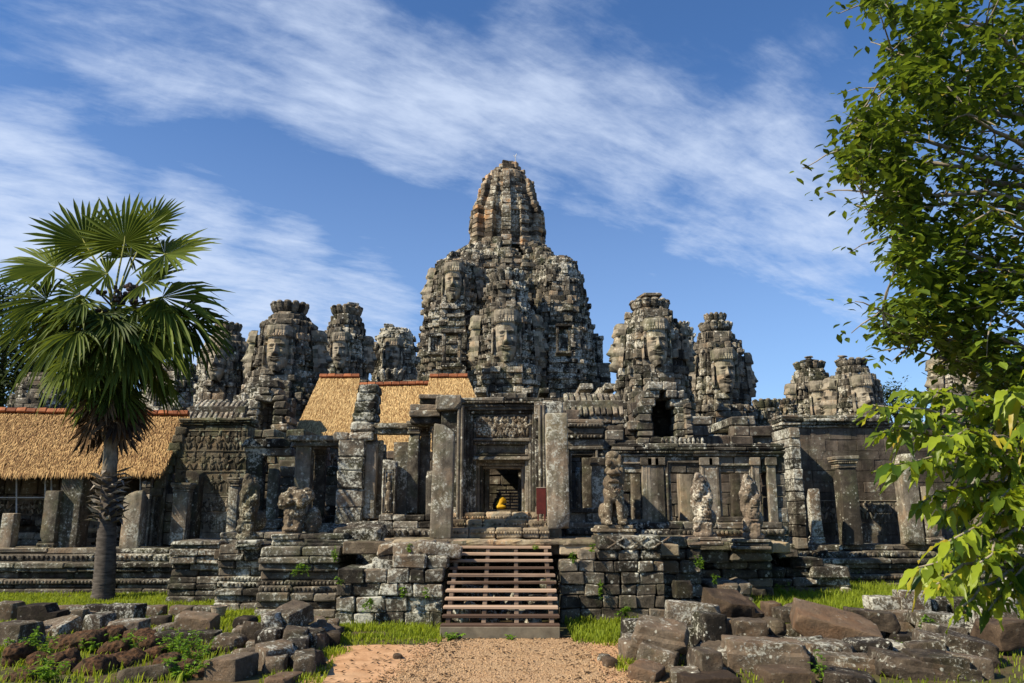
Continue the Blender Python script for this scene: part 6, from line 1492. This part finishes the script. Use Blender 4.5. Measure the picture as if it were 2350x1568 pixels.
def near_sapling():
    """young tree whose bright big leaves hang in front of the right wall"""
    V = Vector; base = V((5.2, 6.2, 0)); root = thing('young_tree', 'young tree reaching in from the right with big bright yellow green leaves', 'tree', base); br = MB()
    tr = [V((5.2, 6.2, -.1)), V((5.0, 6.2, 1.2)), V((4.85, 6.25, 2.0)), V((4.75, 6.3, 2.8)), V((4.7, 6.3, 3.5))]; tb = MB(); tube(tb, tr, [.075, .06, .05, .035, .012], 9, .6); tb.build('trunk', 'bark_pale', root, True)
    vs, fs, ts = [], [], []
    def leaf(p, d, up, L, w, droop, tint):
        d = d.normalized(); s = d.cross(up).normalized(); n = s.cross(d).normalized(); b0 = len(vs); N = 7; cup = U(.10, .45); tw = U(-.5, .5)
        prof = [.06, .55, .90, 1.0, .92, .66, .30, .0]
        for i in range(N + 1):
            t = i / N; c = p + d * L * t; c.z -= droop * L * t * t; hw = w * prof[i]; s2 = (s * math.cos(tw * t) + n * math.sin(tw * t)); n2 = s2.cross(d)
            wav = .012 * math.sin(i * 2.2 + b0)
            vs.extend([c - s2 * hw + n2 * (hw * cup + wav), c, c + s2 * hw + n2 * (hw * cup - wav)])
        for i in range(N):
            a = b0 + i * 3; fs.extend([(a, a + 1, a + 4, a + 3), (a + 1, a + 2, a + 5, a + 4)]); ts.extend([tint, tint])
    def twig(a, b, nl, size=.24, sag=.05, r0=.022):
        pts = limb(br, a, b, r0, .006, sag, 8, .05, .5); axis = (b - a).normalized()
        for j in range(nl):
            t = .22 + .78 * (j + U(0, .5)) / nl; f = t * 8; i = min(7, int(f)); q = pts[i].lerp(pts[i + 1], f - i); side = (1 if j % 2 else -1); sv = axis.cross(V((0, .3, 1))).normalized() * side
            d = axis * U(.2, .9) + sv * U(.3, .9) + V((0, U(-.5, .3), U(-.75, .1))); leaf(q, d, V((U(-.5, .5), U(-.9, .2), 1)), size * U(.6, 1.25), size * U(.13, .185), U(.05, .6), U(0, 1))
        leaf(b, axis + V((0, 0, -.3)), V((0, -.4, 1)), size * 1.05, size * .17, .3, U(0, 1))
    tips = [(1985, 938, 5.4, 2320, 1030), (2062, 905, 5.7, 2330, 960), (2010, 1000, 5.6, 2350, 1060), (2030, 1075, 5.3, 2380, 1080), (2100, 1160, 5.5, 2390, 1110), (2110, 1080, 5.9, 2380, 1100), (2160, 1250, 5.3, 2390, 1180), (2150, 1180, 5.8, 2380, 1150), (2130, 1350, 5.4, 2400, 1270), (2190, 1400, 5.5, 2390, 1290), (2250, 1410, 5.6, 2400, 1300), (2230, 1300, 5.2, 2400, 1210), (2300, 1350, 5.7, 2420, 1250),
            (2180, 960, 6.1, 2400, 990), (2240, 930, 5.9, 2400, 960), (2290, 905, 5.6, 2420, 950), (2140, 1010, 5.2, 2380, 1040), (2220, 1060, 5.4, 2400, 1080), (2200, 1130, 6.1, 2400, 1140), (2280, 1150, 5.3, 2400, 1150), (2290, 1240, 6.0, 2420, 1200), (2320, 1080, 5.6, 2420, 1080), (2330, 1180, 5.2, 2440, 1180), (2340, 980, 5.4, 2440, 1000), (2090, 1310, 5.9, 2380, 1240), (2250, 1010, 6.3, 2400, 1020)]
    for (u, v, Y, u2, v2) in tips:
        b = P(u + 18, v - 8, Y); a = P(u2, v2, 6.2); limb(br, min(tr, key=lambda q: (q - a).length), a, .022, .014, .06, 5, .10, .5); twig(a, b, int(12 + (b - a).length * 20), U(.14, .215))
    for k in range(18):
        z = U(1.6, 3.5); a = V((4.9 - z * .06, 6.25, z)); an = U(-1.5, 1.5); b = a + V((math.cos(an) * U(.7, 1.5), math.sin(an) * U(.7, 1.4), U(-.1, .7))); twig(a, b, 18, U(.15, .21))
    br.build('branches', 'bark_pale', root, True); mb = MB(); mb.add([tuple(v) for v in vs], fs, ts); mb.build('foliage', 'young_leaf', root, True)
near_sapling()
def far_tree(label, pts, trunk, n, L, rad, mat='far_leaf'):
    """pts: (u, v, Y, spread px)"""
    base = P(trunk[0], 784, trunk[1]); base.z = 0; root = thing('far_tree', label, 'tree', base, 'trees beyond the temple'); L3 = ([], [], []); br = MB(); tp = P(trunk[0], trunk[2], trunk[1]); tb = MB(); limb(tb, base, tp, .5, .15, 0, 6, .03); tb.build('trunk', 'bark_dark', root, True)
    for (u, v, Y, s) in pts:
        c = P(u, v, Y); limb(br, base.lerp(tp, U(.55, 1)), c, .14, .04, .05, 5, .08); k = s * Y / F
        for i in range(n): q = c + Vector((rnd.gauss(0, .5) * k, rnd.gauss(0, .5) * k, rnd.gauss(0, .42) * k)); leaf_cloud(L3, q, 8, rad, L)
    br.build('branches', 'bark_dark', root, True); mb = MB(); mb.add([tuple(v) for v in L3[0]], L3[1], L3[2]); mb.build('crown', mat, root)
far_tree('dark airy tree behind the palm at the left edge', [(-60, 700, 70, 70), (0, 690, 70, 60), (10, 760, 68, 70), (40, 830, 70, 70), (-30, 840, 70, 90), (80, 890, 72, 60), (20, 900, 70, 90), (120, 900, 74, 50), (-20, 940, 70, 80)], (20, 72, 760), 110, .50, .6)
far_tree('dense low tree beyond the long thatched roof, left of the palm', [(60, 860, 78, 50), (110, 850, 78, 50), (150, 900, 78, 60), (190, 880, 80, 50), (230, 910, 80, 60)], (140, 79, 880), 100, .55, .6)
far_tree('small feathery tree peeping over the right wall beside the far towers', [(2022, 905, 90, 22), (2040, 900, 90, 26), (2060, 925, 90, 26), (2030, 935, 90, 30), (2090, 935, 90, 24), (2075, 950, 90, 30)], (2050, 90, 930), 40, .42, .5, 'far_leaf')
